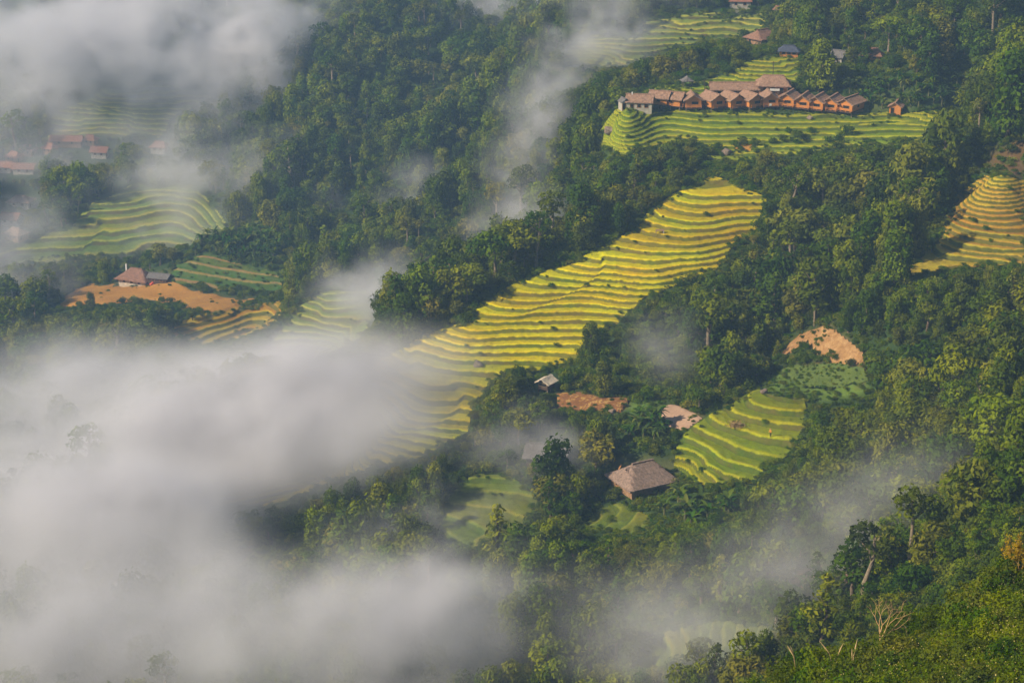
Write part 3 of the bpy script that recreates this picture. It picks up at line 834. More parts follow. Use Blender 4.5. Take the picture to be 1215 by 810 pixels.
KEEPVIEW = [(725,92,748,128,502),(733,110,1080,133,500),(760,90,940,113,500),(893,34,912,52,600),(922,52,948,70,530),(978,52,1004,74,522),(1018,50,1048,74,515),(132,305,205,342,590),(630,440,664,466,366),(724,537,796,564,332),(632,526,668,544,345),
            (176,162,206,184,760),(58,158,104,178,770),(102,172,134,190,765),(-5,192,44,210,750),(5,228,46,248,710),(-5,252,30,272,695),(5,440,30,452,520),(805,92,825,104,508),(1050,115,1080,135,492),(915,8,935,20,600)]
def scatter(spacing, x0, x1, y0, y1, seed):
    rs = np.random.default_rng(seed)
    xs = np.arange(x0, x1, spacing); ys = np.arange(y0, y1, spacing)
    X, Y = np.meshgrid(xs, ys)
    X = (X + rs.uniform(-0.5, 0.5, X.shape) * spacing).ravel(); Y = (Y + rs.uniform(-0.5, 0.5, Y.shape) * spacing).ravel()
    Z = ground(X, Y)
    u, v, d = proj(X, Y, Z)
    k = (u > -90) & (u < 1305) & (v > -30) & (v < 930)
    return X[k], Y[k], Z[k], u[k], v[k], d[k], rs
def seen(X, Y, Z, lift):
    """does the ground leave the top of a plant in sight?"""
    vis = np.ones(X.shape, bool)
    for t in np.linspace(0.55, 0.985, 26):
        vis &= (Z + lift) * t > ground(X * t, Y * t) + 1.5
    return vis
def zone_mask(names, X, Y, Z, grow=0.0):
    m = np.zeros(X.shape, bool)
    for k in names: m |= zone_sd(k, X, Y, Z) > grow
    return m
FOR = dict(x=[], y=[], z=[], pid=[], scl=[], rot=[], sx=[])
def put(X, Y, Z, pid, scl, rot):
    FOR['x'].append(X); FOR['y'].append(Y); FOR['z'].append(Z); FOR['pid'].append(pid); FOR['scl'].append(scl); FOR['rot'].append(rot)
def fit_height(X, Y, Z, u, v, d, hts, names=OPENV):
    """shrink plants that would stand in front of open fields or buildings"""
    f = np.ones(X.shape)
    def blocked(fr):
        b = np.zeros(X.shape, bool)
        for q in (0.2, 0.5, 0.95):
            pv = v - q * fr * hts * F_PX / d * CP
            for du in (-0.3, 0.0, 0.3):
                pu = u + du * fr * hts * F_PX / d
                b |= in_open(pu, pv, Y, names)
                for (u0, v0, u1, v1, yb) in KEEPVIEW: b |= (pu > u0) & (pu < u1) & (pv > v0) & (pv < v1) & (Y < yb)
        return b
    out = np.zeros(X.shape)
    todo = np.ones(X.shape, bool)
    for fr in (1.0, 0.72, 0.5, 0.34, 0.22):
        ok = todo & ~blocked(np.full(X.shape, fr))
        out[ok] = fr; todo &= ~ok
    return out
# the woods
X, Y, Z, u, v, d, rs = scatter(3.7, -330, 300, 122, 1010, 21)
k = ~zone_mask(CLEAR, X, Y, Z, -2.0) & ~zone_mask(['shrub', 'scar', 'redslope', 'grass2'], X, Y, Z, 0)
for (u0, v0, u1, v1, yb) in KEEPVIEW: k &= ~((u > u0 - 2) & (u < u1 + 2) & (v > v0) & (v < v1 + 3) & (np.abs(Y - yb) < 25))
k &= rs.uniform(size=X.shape) < np.where(Y > 560, 0.62, 0.85)
X, Y, Z, u, v, d = X[k], Y[k], Z[k], u[k], v[k], d[k]
n = len(X)
pn = fbm(X / 22, Y / 22, 61, 2) + rs.normal(0, 0.07, n)
pid = np.select([pn < 0.36, pn < 0.43, pn < 0.49, pn < 0.54, pn < 0.59, pn < 0.63, pn < 0.68], [3, 1, 2, 4, 2, 8, 0], 1)
ex = rs.uniform(size=n)
pid = np.where(ex < 0.025, 5, np.where(ex < 0.05, 6, np.where(ex < 0.14, 7, np.where(ex < 0.17, 9, pid))))
Hs = np.array([p.H for p in PROTO])
scl = (0.46 + 1.1 * rs.uniform(0, 1, n) ** 2.0) * np.where(Y > 560, 1.08, 1.0) * np.where(Y < 300, 0.8, 1.0) * np.where(Y < 215, 0.6, 1.0) * np.where((Y > 370) & (Y < 480) & (X > 40), 1.25, 1.0) * (0.75 + 0.5 * fbm(X / 30, Y / 30, 93, 2))
fit = fit_height(X, Y, Z, u, v, d, Hs[pid] * scl)
small = (fit > 0) & (fit < 0.45)
k = fit > 0
bsh = rs.choice(BUSHES, n)
pid = np.where(small, bsh, pid)
scl = np.where(small, np.clip(fit * scl * 8.5 / Hs[bsh], 0.5, 1.3), scl * np.maximum(fit, 0.5))
X, Y, Z, pid, scl = X[k], Y[k], Z[k], pid[k], scl[k]
put(X, Y, Z - 0.3, pid, scl, rs.uniform(0, 6.28, len(X)))
# undergrowth: shrubs everywhere outside the fields, thick on the open shrub slopes
X, Y, Z, u, v, d, rs = scatter(1.8, -330, 300, 118, 640, 22)
k = ~zone_mask(TERR + FLAT + ['green', 'meadow', 'lyard', 'hutrow', 'path', 'fore'], X, Y, Z, 1.0)
k &= ~((zone_mask(['redslope', 'scar'], X, Y, Z)) & (rs.uniform(size=X.shape) < 0.6))
for (u0, v0, u1, v1, yb) in KEEPVIEW: k &= ~((u > u0 + 3) & (u < u1 - 3) & (v > v0 + 3) & (v < v1 - 2) & (np.abs(Y - yb) < 12))
k &= rs.uniform(size=X.shape) < np.where(Y > 470, 0.6, 0.85)
X, Y, Z, u, v, d = X[k], Y[k], Z[k], u[k], v[k], d[k]
pid = rs.choice(BUSHES, len(X)); scl = rs.uniform(0.35, 1.0, len(X)) * np.where(zone_mask(['ban1', 'ban2', 'ban3', 'ban4', 'yard'], X, Y, Z), 0.55, 1.0)
fit = fit_height(X, Y, Z, u, v, d, Hs[pid] * scl, [q for q in OPENV if not q.startswith('ban')])
k = fit > 0
put(X[k], Y[k], Z[k] - 0.15, pid[k], (scl * np.maximum(fit, 0.4))[k], rs.uniform(0, 6.28, k.sum()))
# weeds: ragged edges of the fields, tufts on the step faces, maize, grass on bare ground
X, Y, Z, u, v, d, rs = scatter(0.85, -330, 300, 235, 640, 23)
near = np.zeros(X.shape); far_in = np.zeros(X.shape, bool)
for nm in TERR + FLAT:
    s_ = zone_sd(nm, X, Y, Z)
    near = np.maximum(near, np.where(np.abs(s_ + 1) < 7, 0.30, 0.0))
    if nm in TERR:
        fr = (lambda q: q - np.floor(q))(terr_h(nm, X, Y)[1] / TPAR[nm][0])
        ris = (fr > 1 - TPAR[nm][1]) & (fr < 1 - 0.35 * TPAR[nm][1]) & (s_ > 4)
        near = np.maximum(near, np.where(ris, 0.06, 0.0)); far_in |= s_ > 6
near = np.where(zone_sd('bank', X, Y, Z) > 0, 0.16, near)
near = np.where((zone_sd('stub', X, Y, Z) > 0), 0.004, near)
near = np.where(zone_sd('maize', X, Y, Z) > 0, 0.8, near)
near = np.where(zone_sd('slip', X, Y, Z) > 0, 0.02 + 0.6 * (fbm(X / 7, Y / 5, 33, 3) > 0.56), near)
near = np.maximum(near, np.where(zone_mask(['green', 'lyard', 'meadow'], X, Y, Z), 0.3, 0))
near = np.maximum(near, np.where(zone_mask(['hutrow'], X, Y, Z, -8), 0.10, 0))
near = np.where(zone_mask(['main'], X, Y, Z) & (u < 420), 0, near)
k = rs.uniform(size=X.shape) < near
X, Y, Z = X[k], Y[k], Z[k]
put(X, Y, Z + 0.05, rs.choice([10, 11], len(X)), rs.uniform(0.14, 0.5, len(X)) * np.where(zone_sd('maize', X, Y, Z) > 0, 0.7, 1.0), rs.uniform(0, 6.28, len(X)))
# steep faces get few plants from an even spread over the map: fill what shows bare
rs = np.random.default_rng(24)
uu, vv = np.meshgrid(np.arange(4, 1215, 7.0), np.arange(4, 812, 6.0))
uu = (uu + rs.uniform(-3, 3, uu.shape)).ravel(); vv = (vv + rs.uniform(-3, 3, vv.shape)).ravel()
ra, rb = (uu - 607.5) / F_PX, (405.0 - vv) / F_PX
yh = np.full(uu.shape, np.nan)
for y_ in np.concatenate([np.arange(85, 400, 1.5), np.arange(400, 700, 2.5)]):
    t = np.isnan(yh)
    if not t.any(): break
    sc = y_ / (CP + rb[t] * SP)
    under = (-SP + rb[t] * CP) * sc < ground(ra[t] * sc, np.full(sc.shape, y_))
    ix = np.nonzero(t)[0][under]; yh[ix] = y_
k = ~np.isnan(yh)
Y = yh[k]; X = ra[k] * Y / (CP + rb[k] * SP); Z = ground(X, Y); u, v, d = proj(X, Y, Z)
k = ~zone_mask(TERR + FLAT + ['green', 'meadow', 'lyard', 'hutrow', 'path', 'scar', 'redslope'], X, Y, Z, 1.0) & ~((u > 724) & (u < 796) & (v > 537) & (v < 564))
for (u0, v0, u1, v1, yb) in KEEPVIEW: k &= ~((u > u0) & (u < u1) & (v > v0 + 3) & (v < v1 + 2))
X, Y, Z, d = X[k], Y[k], Z[k], d[k]
put(X, Y, Z - 0.15, rs.choice(BUSHES, len(X)), rs.uniform(0.3, 0.62, len(X)) * np.clip(d / 400, 0.4, 1.5), rs.uniform(0, 6.28, len(X)))
F_ = {k_: np.concatenate(v_) for k_, v_ in FOR.items() if v_}

# which of them show largest: those become things of their own
u, v, d = proj(F_['x'], F_['y'], F_['z'])
hpx = Hs[F_['pid']] * F_['scl'] * F_PX / d
inside = (u > 5) & (u < 1210) & (v - hpx * 0.6 > 5) & (v < 830)
cand = np.nonzero(inside)[0]
cand = cand[seen(F_['x'][cand], F_['y'][cand], F_['z'][cand], Hs[F_['pid'][cand]] * F_['scl'][cand] * 0.8)]
istree = F_['pid'][cand] < 10
def biggest(ids, num):
    hid = np.where((u[ids] < 430) & (v[ids] > 400), 0.25, np.where((u[ids] < 560) & (v[ids] > 660), 0.35, np.where(u[ids] < 330, 0.6, 1.0)))
    return ids[np.argsort(-hpx[ids] * hid)][:num]
pick_t = biggest(cand[istree], 300)
pick_b = biggest(cand[~istree], 130)
def place_words(x, y, z, u_, v_):
    if v_ > 560 and u_ > 1000: return 'on the dim slope behind the near bushes'
    if v_ > 560 and u_ < 480: return 'in the thick mist below the yellow terraces'
    if v_ > 575: return 'in the misty hollow below the thatched farmhouse'
    if u_ > 900 and v_ > 330: return 'on the slope round the orange earth scar'
    if u_ > 830 and v_ > 175: return 'in the gully below the hut terraces'
    if u_ > 660 and v_ > 330: return 'between the yellow terraces and the straw strewn plot'
    if u_ > 540 and v_ > 420: return 'beside the small shed and misty plots'
    if u_ > 940: return 'on the dark hillside behind the hut row'
    if u_ > 640 and v_ < 130: return 'below the pale distant terraces'
    if u_ > 460: return 'in the ravine behind the yellow spur'
    if u_ > 300: return 'on the dark wooded ridge between two mist banks'
    return 'round the misty village'
def clone_tree(p, i, name, look, grp):
    x, y, z, s_, r_ = F_['x'][i], F_['y'][i], F_['z'][i], F_['scl'][i], F_['rot'][i]
    uu, vv, dd = proj(x, y, z)
    w = place_words(x, y, z, uu, vv)
    root = empty(name, (x, y, z), r_, s_)
    tagit(root, look + ' ' + w, 'tree' if name != 'banana_plant' else 'banana plant', grp + ' ' + w)
    obj('trunk' if name == 'broadleaf_tree' else ('culms' if name == 'bamboo_clump' else 'stem'), p.trunk, None, root)
    obj('crown' if name != 'banana_plant' else 'leaves', p.crown, None, root)
    return root
if FOREST:
    for i in pick_t:
        q = int(F_['pid'][i])
        clone_tree(PROTO[q], i, 'bamboo_clump' if q == 9 else 'broadleaf_tree', LOOK[q], LOOK[q] + 's')
    BL = {10: 'rounded leafy shrub', 11: 'low spreading shrub', 12: 'tall dark shrub'}
    for i in pick_b:
        q = int(F_['pid'][i])
        w = place_words(F_['x'][i], F_['y'][i], F_['z'][i], u[i], v[i])
        o = obj('shrub', PROTO[q].whole, None, None, (F_['x'][i], F_['y'][i], F_['z'][i]), F_['rot'][i], F_['scl'][i])
        tagit(o, BL[q] + ' ' + w, 'shrub', BL[q] + 's ' + w)
# the rest is one mass
rest = np.ones(len(u), bool); rest[pick_t] = False; rest[pick_b] = False
coll = bpy.data.collections.new('plant_kinds')
for i, p in enumerate(PROTO):
    coll.objects.link(bpy.data.objects.new('plant_kind_%02d' % i, p.whole))
def instancer(name, sel_arrays, label, cat):
    x, y, z, pid, scl, rot = sel_arrays
    me = bpy.data.meshes.new(name)
    V = np.stack([x, y, z], 1).astype(np.float32)
    me.vertices.add(len(V)); me.vertices.foreach_set('co', V.ravel())
    for an, typ, dat in (('pid', 'INT', pid.astype(np.int32)), ('scl', 'FLOAT', scl.astype(np.float32)), ('rot', 'FLOAT', rot.astype(np.float32))):
        a = me.attributes.new(an, typ, 'POINT'); a.data.foreach_set('value', dat)
    me.update()
    o = obj(name, me)
    o['kind'] = 'stuff'; o['label'] = label; o['category'] = cat
    ng = bpy.data.node_groups.new(name, 'GeometryNodeTree')
    ng.interface.new_socket('Geometry', in_out='INPUT', socket_type='NodeSocketGeometry')
    ng.interface.new_socket('Geometry', in_out='OUTPUT', socket_type='NodeSocketGeometry')
    gi, go = ng.nodes.new('NodeGroupInput'), ng.nodes.new('NodeGroupOutput')
    ci = ng.nodes.new('GeometryNodeCollectionInfo'); ci.inputs['Collection'].default_value = coll
    ci.inputs['Separate Children'].default_value = True; ci.inputs['Reset Children'].default_value = True
    ip = ng.nodes.new('GeometryNodeInstanceOnPoints'); ip.inputs['Pick Instance'].default_value = True
    def attr(nm, t):
        n_ = ng.nodes.new('GeometryNodeInputNamedAttribute'); n_.data_type = t; n_.inputs['Name'].default_value = nm
        return n_.outputs['Attribute']
    cx = ng.nodes.new('ShaderNodeCombineXYZ'); ng.links.new(attr('rot', 'FLOAT'), cx.inputs['Z'])
    cs = ng.nodes.new('ShaderNodeCombineXYZ')
    sc_ = attr('scl', 'FLOAT')
    for ax in 'XYZ': ng.links.new(sc_, cs.inputs[ax])
    ng.links.new(gi.outputs[0], ip.inputs['Points']); ng.links.new(ci.outputs[0], ip.inputs['Instance'])
    ng.links.new(attr('pid', 'INT'), ip.inputs['Instance Index'])
    ng.links.new(cx.outputs[0], ip.inputs['Rotation']); ng.links.new(cs.outputs[0], ip.inputs['Scale'])
    ng.links.new(ip.outputs[0], go.inputs[0])
    md = o.modifiers.new('plants', 'NODES'); md.node_group = ng
    return o
if FOREST:
    tsel = rest & (F_['pid'] < 10); bsel = rest & (F_['pid'] >= 10)
    instancer('forest', [F_[q][tsel] for q in ('x', 'y', 'z', 'pid', 'scl', 'rot')], 'dense mixed green forest covering the slopes and ravines', 'forest')
    instancer('undergrowth', [F_[q][bsel] for q in ('x', 'y', 'z', 'pid', 'scl', 'rot')], 'low leafy scrub between the trees and along the field edges', 'scrub')
print('plants', len(u), 'trees', int((F_['pid'] < 10).sum()))

# ------------------------------------------------------------------ buildings
def thatch(name, col, rough=0.95, scale=2.2):
    return plain(name, col, 0.45, scale, rough, 0.8, 0.12, (1.0, 1.0, 0.35))
M['thatch'] = thatch('grey_brown_thatch', (0.33, 0.20, 0.135))
M['thatch2'] = thatch('red_brown_thatch', (0.27, 0.145, 0.095))
M['thatch3'] = thatch('weathered_thatch', (0.27, 0.19, 0.15))
M['orangewood'] = plain('orange_wood_boards', (0.62, 0.24, 0.055), 0.25, 6.0, 0.7, 0.3, 0.03, (6, 6, 0.4))
M['darkwood'] = plain('dark_wood', (0.09, 0.055, 0.035), 0.4, 4.0, 0.8, 0.3, 0.03, (4, 4, 0.4))
M['post'] = plain('grey_posts', (0.26, 0.20, 0.14), 0.3, 4.0)
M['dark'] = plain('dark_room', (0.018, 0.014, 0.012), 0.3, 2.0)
M['frame'] = plain('window_frame', (0.42, 0.20, 0.07), 0.2, 5.0)
M['stone'] = plain('whitish_stone_wall', (0.58, 0.50, 0.40), 0.35, 1.6, 0.9, 0.5, 0.08)
M['plaster'] = plain('dull_plaster', (0.46, 0.42, 0.36), 0.25, 1.2)
M['mudwall'] = plain('mud_wall', (0.34, 0.20, 0.11), 0.3, 1.4)
M['sheet'] = plain('pale_roof_sheet', (0.66, 0.56, 0.42), 0.12, 1.0, 0.6, 0.2, 0.02)
M['whitesheet'] = plain('white_sheet', (0.78, 0.78, 0.80), 0.08, 1.0, 0.5, 0.0)
M['greyroof'] = plain('grey_roof', (0.17, 0.155, 0.15), 0.3, 1.8, 0.8)
M['blueroof'] = plain('blue_grey_roof', (0.07, 0.08, 0.12), 0.25, 1.8, 0.7)
M['redroof'] = plain('red_tile_roof', (0.30, 0.13, 0.085), 0.35, 2.2, 0.85)
M['red'] = plain('red_tarp', (0.62, 0.10, 0.05), 0.2, 2.0, 0.6)
M['rock'] = plain('rock', (0.25, 0.19, 0.15), 0.45, 0.9, 0.95, 0.7, 0.2)
M['straw'] = plain('straw', (0.36, 0.24, 0.10), 0.4, 3.0)
M['white'] = plain('white_board', (0.8, 0.8, 0.78), 0.05, 1.0, 0.6, 0.0)

def bm_mesh(name, fn):
    bm = bmesh.new(); fn(bm)
    bmesh.ops.recalc_face_normals(bm, faces=bm.faces)
    me = bpy.data.meshes.new(name); bm.to_mesh(me); bm.free()
    return me
def box_into(bm, x0, x1, y0, y1, z0, z1):
    vs = [bm.verts.new((x, y, z)) for z in (z0, z1) for y in (y0, y1) for x in (x0, x1)]
    for f in ((0, 2, 3, 1), (4, 5, 7, 6), (0, 1, 5, 4), (2, 6, 7, 3), (0, 4, 6, 2), (1, 3, 7, 5)): bm.faces.new([vs[i] for i in f])
def box(name, parent, m, x0, x1, y0, y1, z0, z1):
    return obj(name, bm_mesh(name, lambda bm: box_into(bm, x0, x1, y0, y1, z0, z1)), m, parent)
def roof_mesh(name, w, d, h, thick, hip, seed, ax='y', nx=13, ny=13, jag=0.05, sag=0.10):
    """thatched roof shell over a w x d rectangle, ridge along y; hip = steepness of the ends (0 = open gable)"""
    rs = np.random.default_rng(seed)
    xs, ys = np.linspace(-1, 1, nx), np.linspace(-1, 1, ny)
    X, Y = np.meshgrid(xs, ys)
    Zt = 1 - np.abs(X)
    if hip: Zt = np.minimum(Zt, hip * (1 - np.abs(Y)))
    Z = h * Zt - sag * np.sin(np.pi * np.clip(Zt, 0, 1)) + rs.normal(0, jag * 0.5, X.shape)
    PX = X * w / 2 + rs.normal(0, jag, X.shape); PY = Y * d / 2 + rs.normal(0, jag, X.shape)
    top = np.stack([PX, PY, Z], -1).reshape(-1, 3); bot = top - (0, 0, thick)
    n = nx * ny
    i = np.arange(n).reshape(ny, nx)
    q = np.stack([i[:-1, :-1], i[:-1, 1:], i[1:, 1:], i[1:, :-1]], -1).reshape(-1, 4)
    rim = np.concatenate([i[0, :], i[1:, -1], i[-1, -2::-1], i[-2:0:-1, 0]])
    nr = np.roll(rim, -1)
    side = np.stack([rim, rim + n, nr + n, nr], 1)
    return mesh_np(name, np.vstack([top, bot]), np.vstack([q, q[:, ::-1] + n, side]))
def gable_wall(bm, w, d, z0, h, gh):
    """house body: box with gable triangles at both ends"""
    pr = [(-w / 2, z0), (w / 2, z0), (w / 2, z0 + h), (0, z0 + h + gh), (-w / 2, z0 + h)]
    a = [bm.verts.new((x, -d / 2, z)) for x, z in pr]; b = [bm.verts.new((x, d / 2, z)) for x, z in pr]
    bm.faces.new(a[::-1]); bm.faces.new(b)
    for i in range(5): bm.faces.new((a[i], a[(i + 1) % 5], b[(i + 1) % 5], b[i]))
def window(parent, x, y, z, w, h, face, name='window', fm=None):
    """dark opening with a frame proud of the wall; face: 'y-' front, 'x-', 'x+' sides"""
    t = 0.03
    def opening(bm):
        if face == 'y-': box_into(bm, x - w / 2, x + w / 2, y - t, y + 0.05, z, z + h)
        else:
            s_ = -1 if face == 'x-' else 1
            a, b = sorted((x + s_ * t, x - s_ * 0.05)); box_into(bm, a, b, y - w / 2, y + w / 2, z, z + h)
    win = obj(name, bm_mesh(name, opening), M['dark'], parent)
    def fr(bm):
        e, o_ = 0.09, 0.07
        for (p0, p1, q0, q1) in ((-w / 2 - e, w / 2 + e, z + h, z + h + e), (-w / 2 - e, w / 2 + e, z - e, z), (-w / 2 - e, -w / 2, z, z + h), (w / 2, w / 2 + e, z, z + h)):
            if face == 'y-': box_into(bm, x + p0, x + p1, y - o_, y + 0.04, q0, q1)
            else:
                s_ = -1 if face == 'x-' else 1
                a, b = sorted((x + s_ * o_, x - s_ * 0.04)); box_into(bm, a, b, y + p0, y + p1, q0, q1)
    obj('frame', bm_mesh('frame', fr), fm or M['frame'], win)
    return win
def seat(u, v, y0=60.0, y1=1250.0):
    p = hit(u, v, y0, y1)
    return p
def house(name, label, u, v, w, d, wall_h, roof_h, rot, roofm, wallm, hip=0.0, over=0.6, stilt=0.0, cat='house', group=None, nwin=2, thick=0.22, deck=False, ridge=True, seed=0, door=True, y0=60.0, y1=1250.0, lift=0.0):
    """a house whose ridge runs along its local y; front gable faces local -y"""
    p = seat(u, v, y0, y1)
    root = empty(name, (p[0], p[1], p[2] + lift), rot)
    tagit(root, label, cat, group)
    z0 = stilt
    gh = roof_h * 0.93 if not hip else 0.0
    sl = roof_h / (w / 2 + over)
    gh = sl * w / 2 - 0.04 if not hip else 0.02
    obj('wall', bm_mesh('wall', lambda bm: gable_wall(bm, w, d, z0 - (0.8 if stilt == 0 else 0), wall_h + (0.8 if stilt == 0 else 0), max(0.02, gh - 0.02))), wallm, root)
    rf = obj('roof', roof_mesh('roof', w + 2 * over, d + 2 * over, roof_h, thick, hip, seed + 5), roofm, root, (0, 0, z0 + wall_h - sl * over + thick + 0.08))
    if ridge:
        rl = (d + 2 * over) * (1 - (1 / hip if hip else 0)) / 2 + 0.1
        obj('ridge_cap', bm_mesh('ridge_cap', lambda bm: box_into(bm, -0.22, 0.22, -rl, rl, roof_h - 0.14, roof_h + 0.09)), roofm, rf)
    if stilt > 0:
        box('floor', root, M['darkwood'], -w / 2 - 0.1, w / 2 + 0.1, -d / 2 - (0.9 if deck else 0.1), d / 2 + 0.1, z0 - 0.18, z0 - 0.004)
        for sx in (-0.46, 0.46):
            for sy in (-0.47, 0, 0.47): box('post', root, M['post'], sx * w - 0.09, sx * w + 0.09, sy * d - 0.09, sy * d + 0.09, -1.2, z0 - 0.185)
    if deck:
        y_ = -d / 2 - 0.85
        def rail(bm):
            box_into(bm, -w / 2, w / 2, y_ - 0.04, y_ + 0.04, z0 + 0.75, z0 + 0.84)
            box_into(bm, -w / 2, w / 2, y_ - 0.03, y_ + 0.03, z0 + 0.38, z0 + 0.45)
        obj('railing', bm_mesh('railing', rail), M['orangewood'], root)
        for sx in (-0.49, -0.17, 0.17, 0.49): box('railing_post', root, M['orangewood'], sx * w - 0.05, sx * w + 0.05, y_ - 0.05, y_ + 0.05, z0 - 0.004, z0 + 0.9)
    if door: window(root, -w * 0.22, -d / 2, z0 + 0.06, 0.85, wall_h * 0.78, 'y-', 'door')
    for i in range(nwin):
        window(root, -w / 2, d * ((i + 0.5) / nwin - 0.5) * 0.85, z0 + wall_h * 0.4, 0.9, wall_h * 0.38, 'x-')
        window(root, w / 2, d * ((i + 0.5) / nwin - 0.5) * 0.85, z0 + wall_h * 0.4, 0.9, wall_h * 0.38, 'x+')
    return root
R_ = math.radians
GH_ = 'orange stilt bungalows in a row'
# the row of orange bungalows on stilts: (pixel, ridge turn, width, depth, what sets it apart)
ROW = [(783,126.0,70,3.4,4.6,'orange stilt bungalow half hidden behind its neighbour beside the grey house'),
       (798,127.0,66,4.0,5.4,'orange stilt bungalow turned sideways with a long thatched roof'),
       (821,128.5,4,4.1,4.6,'orange stilt bungalow standing apart with its gable straight ahead'),
       (845,128.0,28,4.2,5.4,'first of three matching orange bungalows from the lone gable hut'),
       (868,128.0,28,4.2,5.4,'middle of three matching orange bungalows in front of the long lodge'),
       (890,127.5,28,4.2,5.2,'last of three matching orange bungalows in front of the long lodge'),
       (912,126.5,4,4.0,4.6,'orange bungalow with white towel below the two storey lodge'),
       (936,126.5,-26,4.2,5.2,'orange bungalow just past the two storey lodge'),
       (954,129.0,-24,4.0,5.0,'orange bungalow on tall stilts beside the narrow gap'),
       (971,130.5,-28,4.2,5.6,'orange bungalow third from the end of the row by the banana grove'),
       (988,131.5,-28,4.2,5.6,'orange bungalow second from the end of the row by the banana grove'),
       (1009,132.5,-38,4.4,6.6,'long orange bungalow closing the row next to the banana grove')]
for i, (u_, v_, tr_, w_, d_, lb) in enumerate(ROW):
    b_ = house('stilt_bungalow', lb, u_, v_, w_, d_, 1.95, 1.55, R_(tr_), M['thatch'], M['orangewood'], 0, 0.65, 0.75, 'bungalow', GH_, 1, 0.24, True, True, i * 7, False, 480, 512)
    window(b_, 0.1 * w_, -d_ / 2, 0.75 + 0.75, 1.7, 0.72, 'y-')
    if i == 6: box('towel', b_, M['white'], -0.5, 0.1, -d_ / 2 - 0.93, -d_ / 2 - 0.90, 0.9, 1.5)
house('orange_hut', 'small lone orange hut standing apart beside the banana grove', 1063, 133.5, 3.0, 3.2, 1.9, 1.2, R_(-22), M['thatch'], M['orangewood'], 0, 0.5, 0, 'hut', None, 0, 0.2, y0=480, y1=512)
gh_ = house('grey_house', 'grey walled house with brown roof and chimney at the row end', 759, 129, 5.0, 6.6, 2.2, 1.7, R_(82), M['thatch'], M['plaster'], 0, 0.4, 0, 'house', None, 3, 0.2, y0=480, y1=512)
box('chimney', gh_, M['white'], -0.3, 0.0, 1.9, 2.2, 2.5, 4.4)
house('shed', 'tiny pale shed leaning against the grey house', 740, 129, 2.0, 2.4, 2.0, 0.9, R_(20), M['greyroof'], M['plaster'], 0, 0.3, 0, 'shed', None, 0, 0.1, y0=480, y1=512)
ld = house('lodge', 'two storey orange lodge with wide brown thatch and white sign', 917, 113, 6.0, 7.6, 3.4, 2.2, R_(84), M['thatch'], M['orangewood'], 2.4, 0.9, 0, 'lodge', None, 3, 0.3, y0=495, y1=520)
box('balcony', ld, M['darkwood'], -3.7, -3.01, -3.8, 3.8, 1.75, 1.9)
box('sign', ld, M['white'], -3.78, -3.72, -1.6, 1.0, 1.95, 2.55)
for q in (-3.6, -1.2, 1.2, 3.6): box('balcony_post', ld, M['post'], -3.7, -3.55, q - 0.08, q + 0.08, -0.8, 3.2)
lh = house('long_house', 'long low thatched hall joined behind the orange bungalows', 871, 113, 4.2, 12.4, 2.0, 1.6, R_(90), M['thatch'], M['mudwall'], 0, 0.6, 0, 'hall', None, 5, 0.26, y0=495, y1=520)
# pavilion on the small upper terraces
pv_ = seat(815, 103, 495, 520)
pav = empty('pavilion', pv_, R_(10)); tagit(pav, 'small open pavilion with dark roof on the upper rice edge', 'pavilion')
for sx in (-1, 1):
    for sy in (-1, 1): box('post', pav, M['darkwood'], sx * 1.1 - 0.09, sx * 1.1 + 0.09, sy * 0.9 - 0.09, sy * 0.9 + 0.09, -0.6, 1.95)
box('bench', pav, M['darkwood'], -1.0, 1.0, 0.5, 0.95, 0.4, 0.5)
obj('roof', roof_mesh('roof', 3.4, 3.0, 1.2, 0.12, 1.6, 3), M['greyroof'], pav, (0, 0, 1.75))
# houses in the woods above
house('farmhouse', 'red brown thatched house at the edge of the far terraces', 904, 50, 6.5, 8.0, 1.8, 2.4, R_(-50), M['thatch2'], M['mudwall'], 2.0, 0.8, 0, 'house', None, 2, 0.25, y0=540, y1=660)
house('farmhouse', 'blue roofed wooden house above the small upper terraces', 936, 66, 3.6, 5.0, 1.6, 1.4, R_(80), M['blueroof'], M['orangewood'], 2.0, 0.6, 0, 'house', None, 3, 0.15, y0=500, y1=560)
hw = house('farmhouse', 'grey roofed house with white gable sheet among dark trees', 991, 73, 3.8, 5.0, 1.7, 1.7, R_(60), M['greyroof'], M['plaster'], 0, 0.5, 0, 'house', None, 2, 0.15, y0=490, y1=560)
box('gable_sheet', hw, M['whitesheet'], -0.9, 0.9, -3.08, -3.03, 1.7, 2.6)
house('farmhouse', 'brown thatched stilt house with orange wall in the hillside woods', 1033, 73, 3.8, 5.2, 1.7, 1.7, R_(75), M['thatch2'], M['orangewood'], 2.2, 0.7, 0.5, 'house', None, 2, 0.25, y0=490, y1=560)
house('hut', 'tiny white walled hut beside the far forest track', 926, 19, 3.0, 3.6, 2.0, 1.0, R_(40), M['thatch2'], M['plaster'], 0, 0.4, 0, 'hut', None, 1, 0.15, y0=560, y1=760)
house('farmhouse', 'pinkish roofed house half lost at the head of the track', 878, 8, 5.0, 7.0, 2.2, 1.8, R_(85), M['redroof'], M['plaster'], 0, 0.5, 0, 'house', None, 2, 0.15, y0=560, y1=800)
house('farmhouse', 'rust roofed house above the white walled hut', 952, 7, 5.0, 8.0, 2.2, 1.8, R_(80), M['redroof'], M['mudwall'], 0, 0.5, 0, 'house', None, 2, 0.15, y0=560, y1=800)
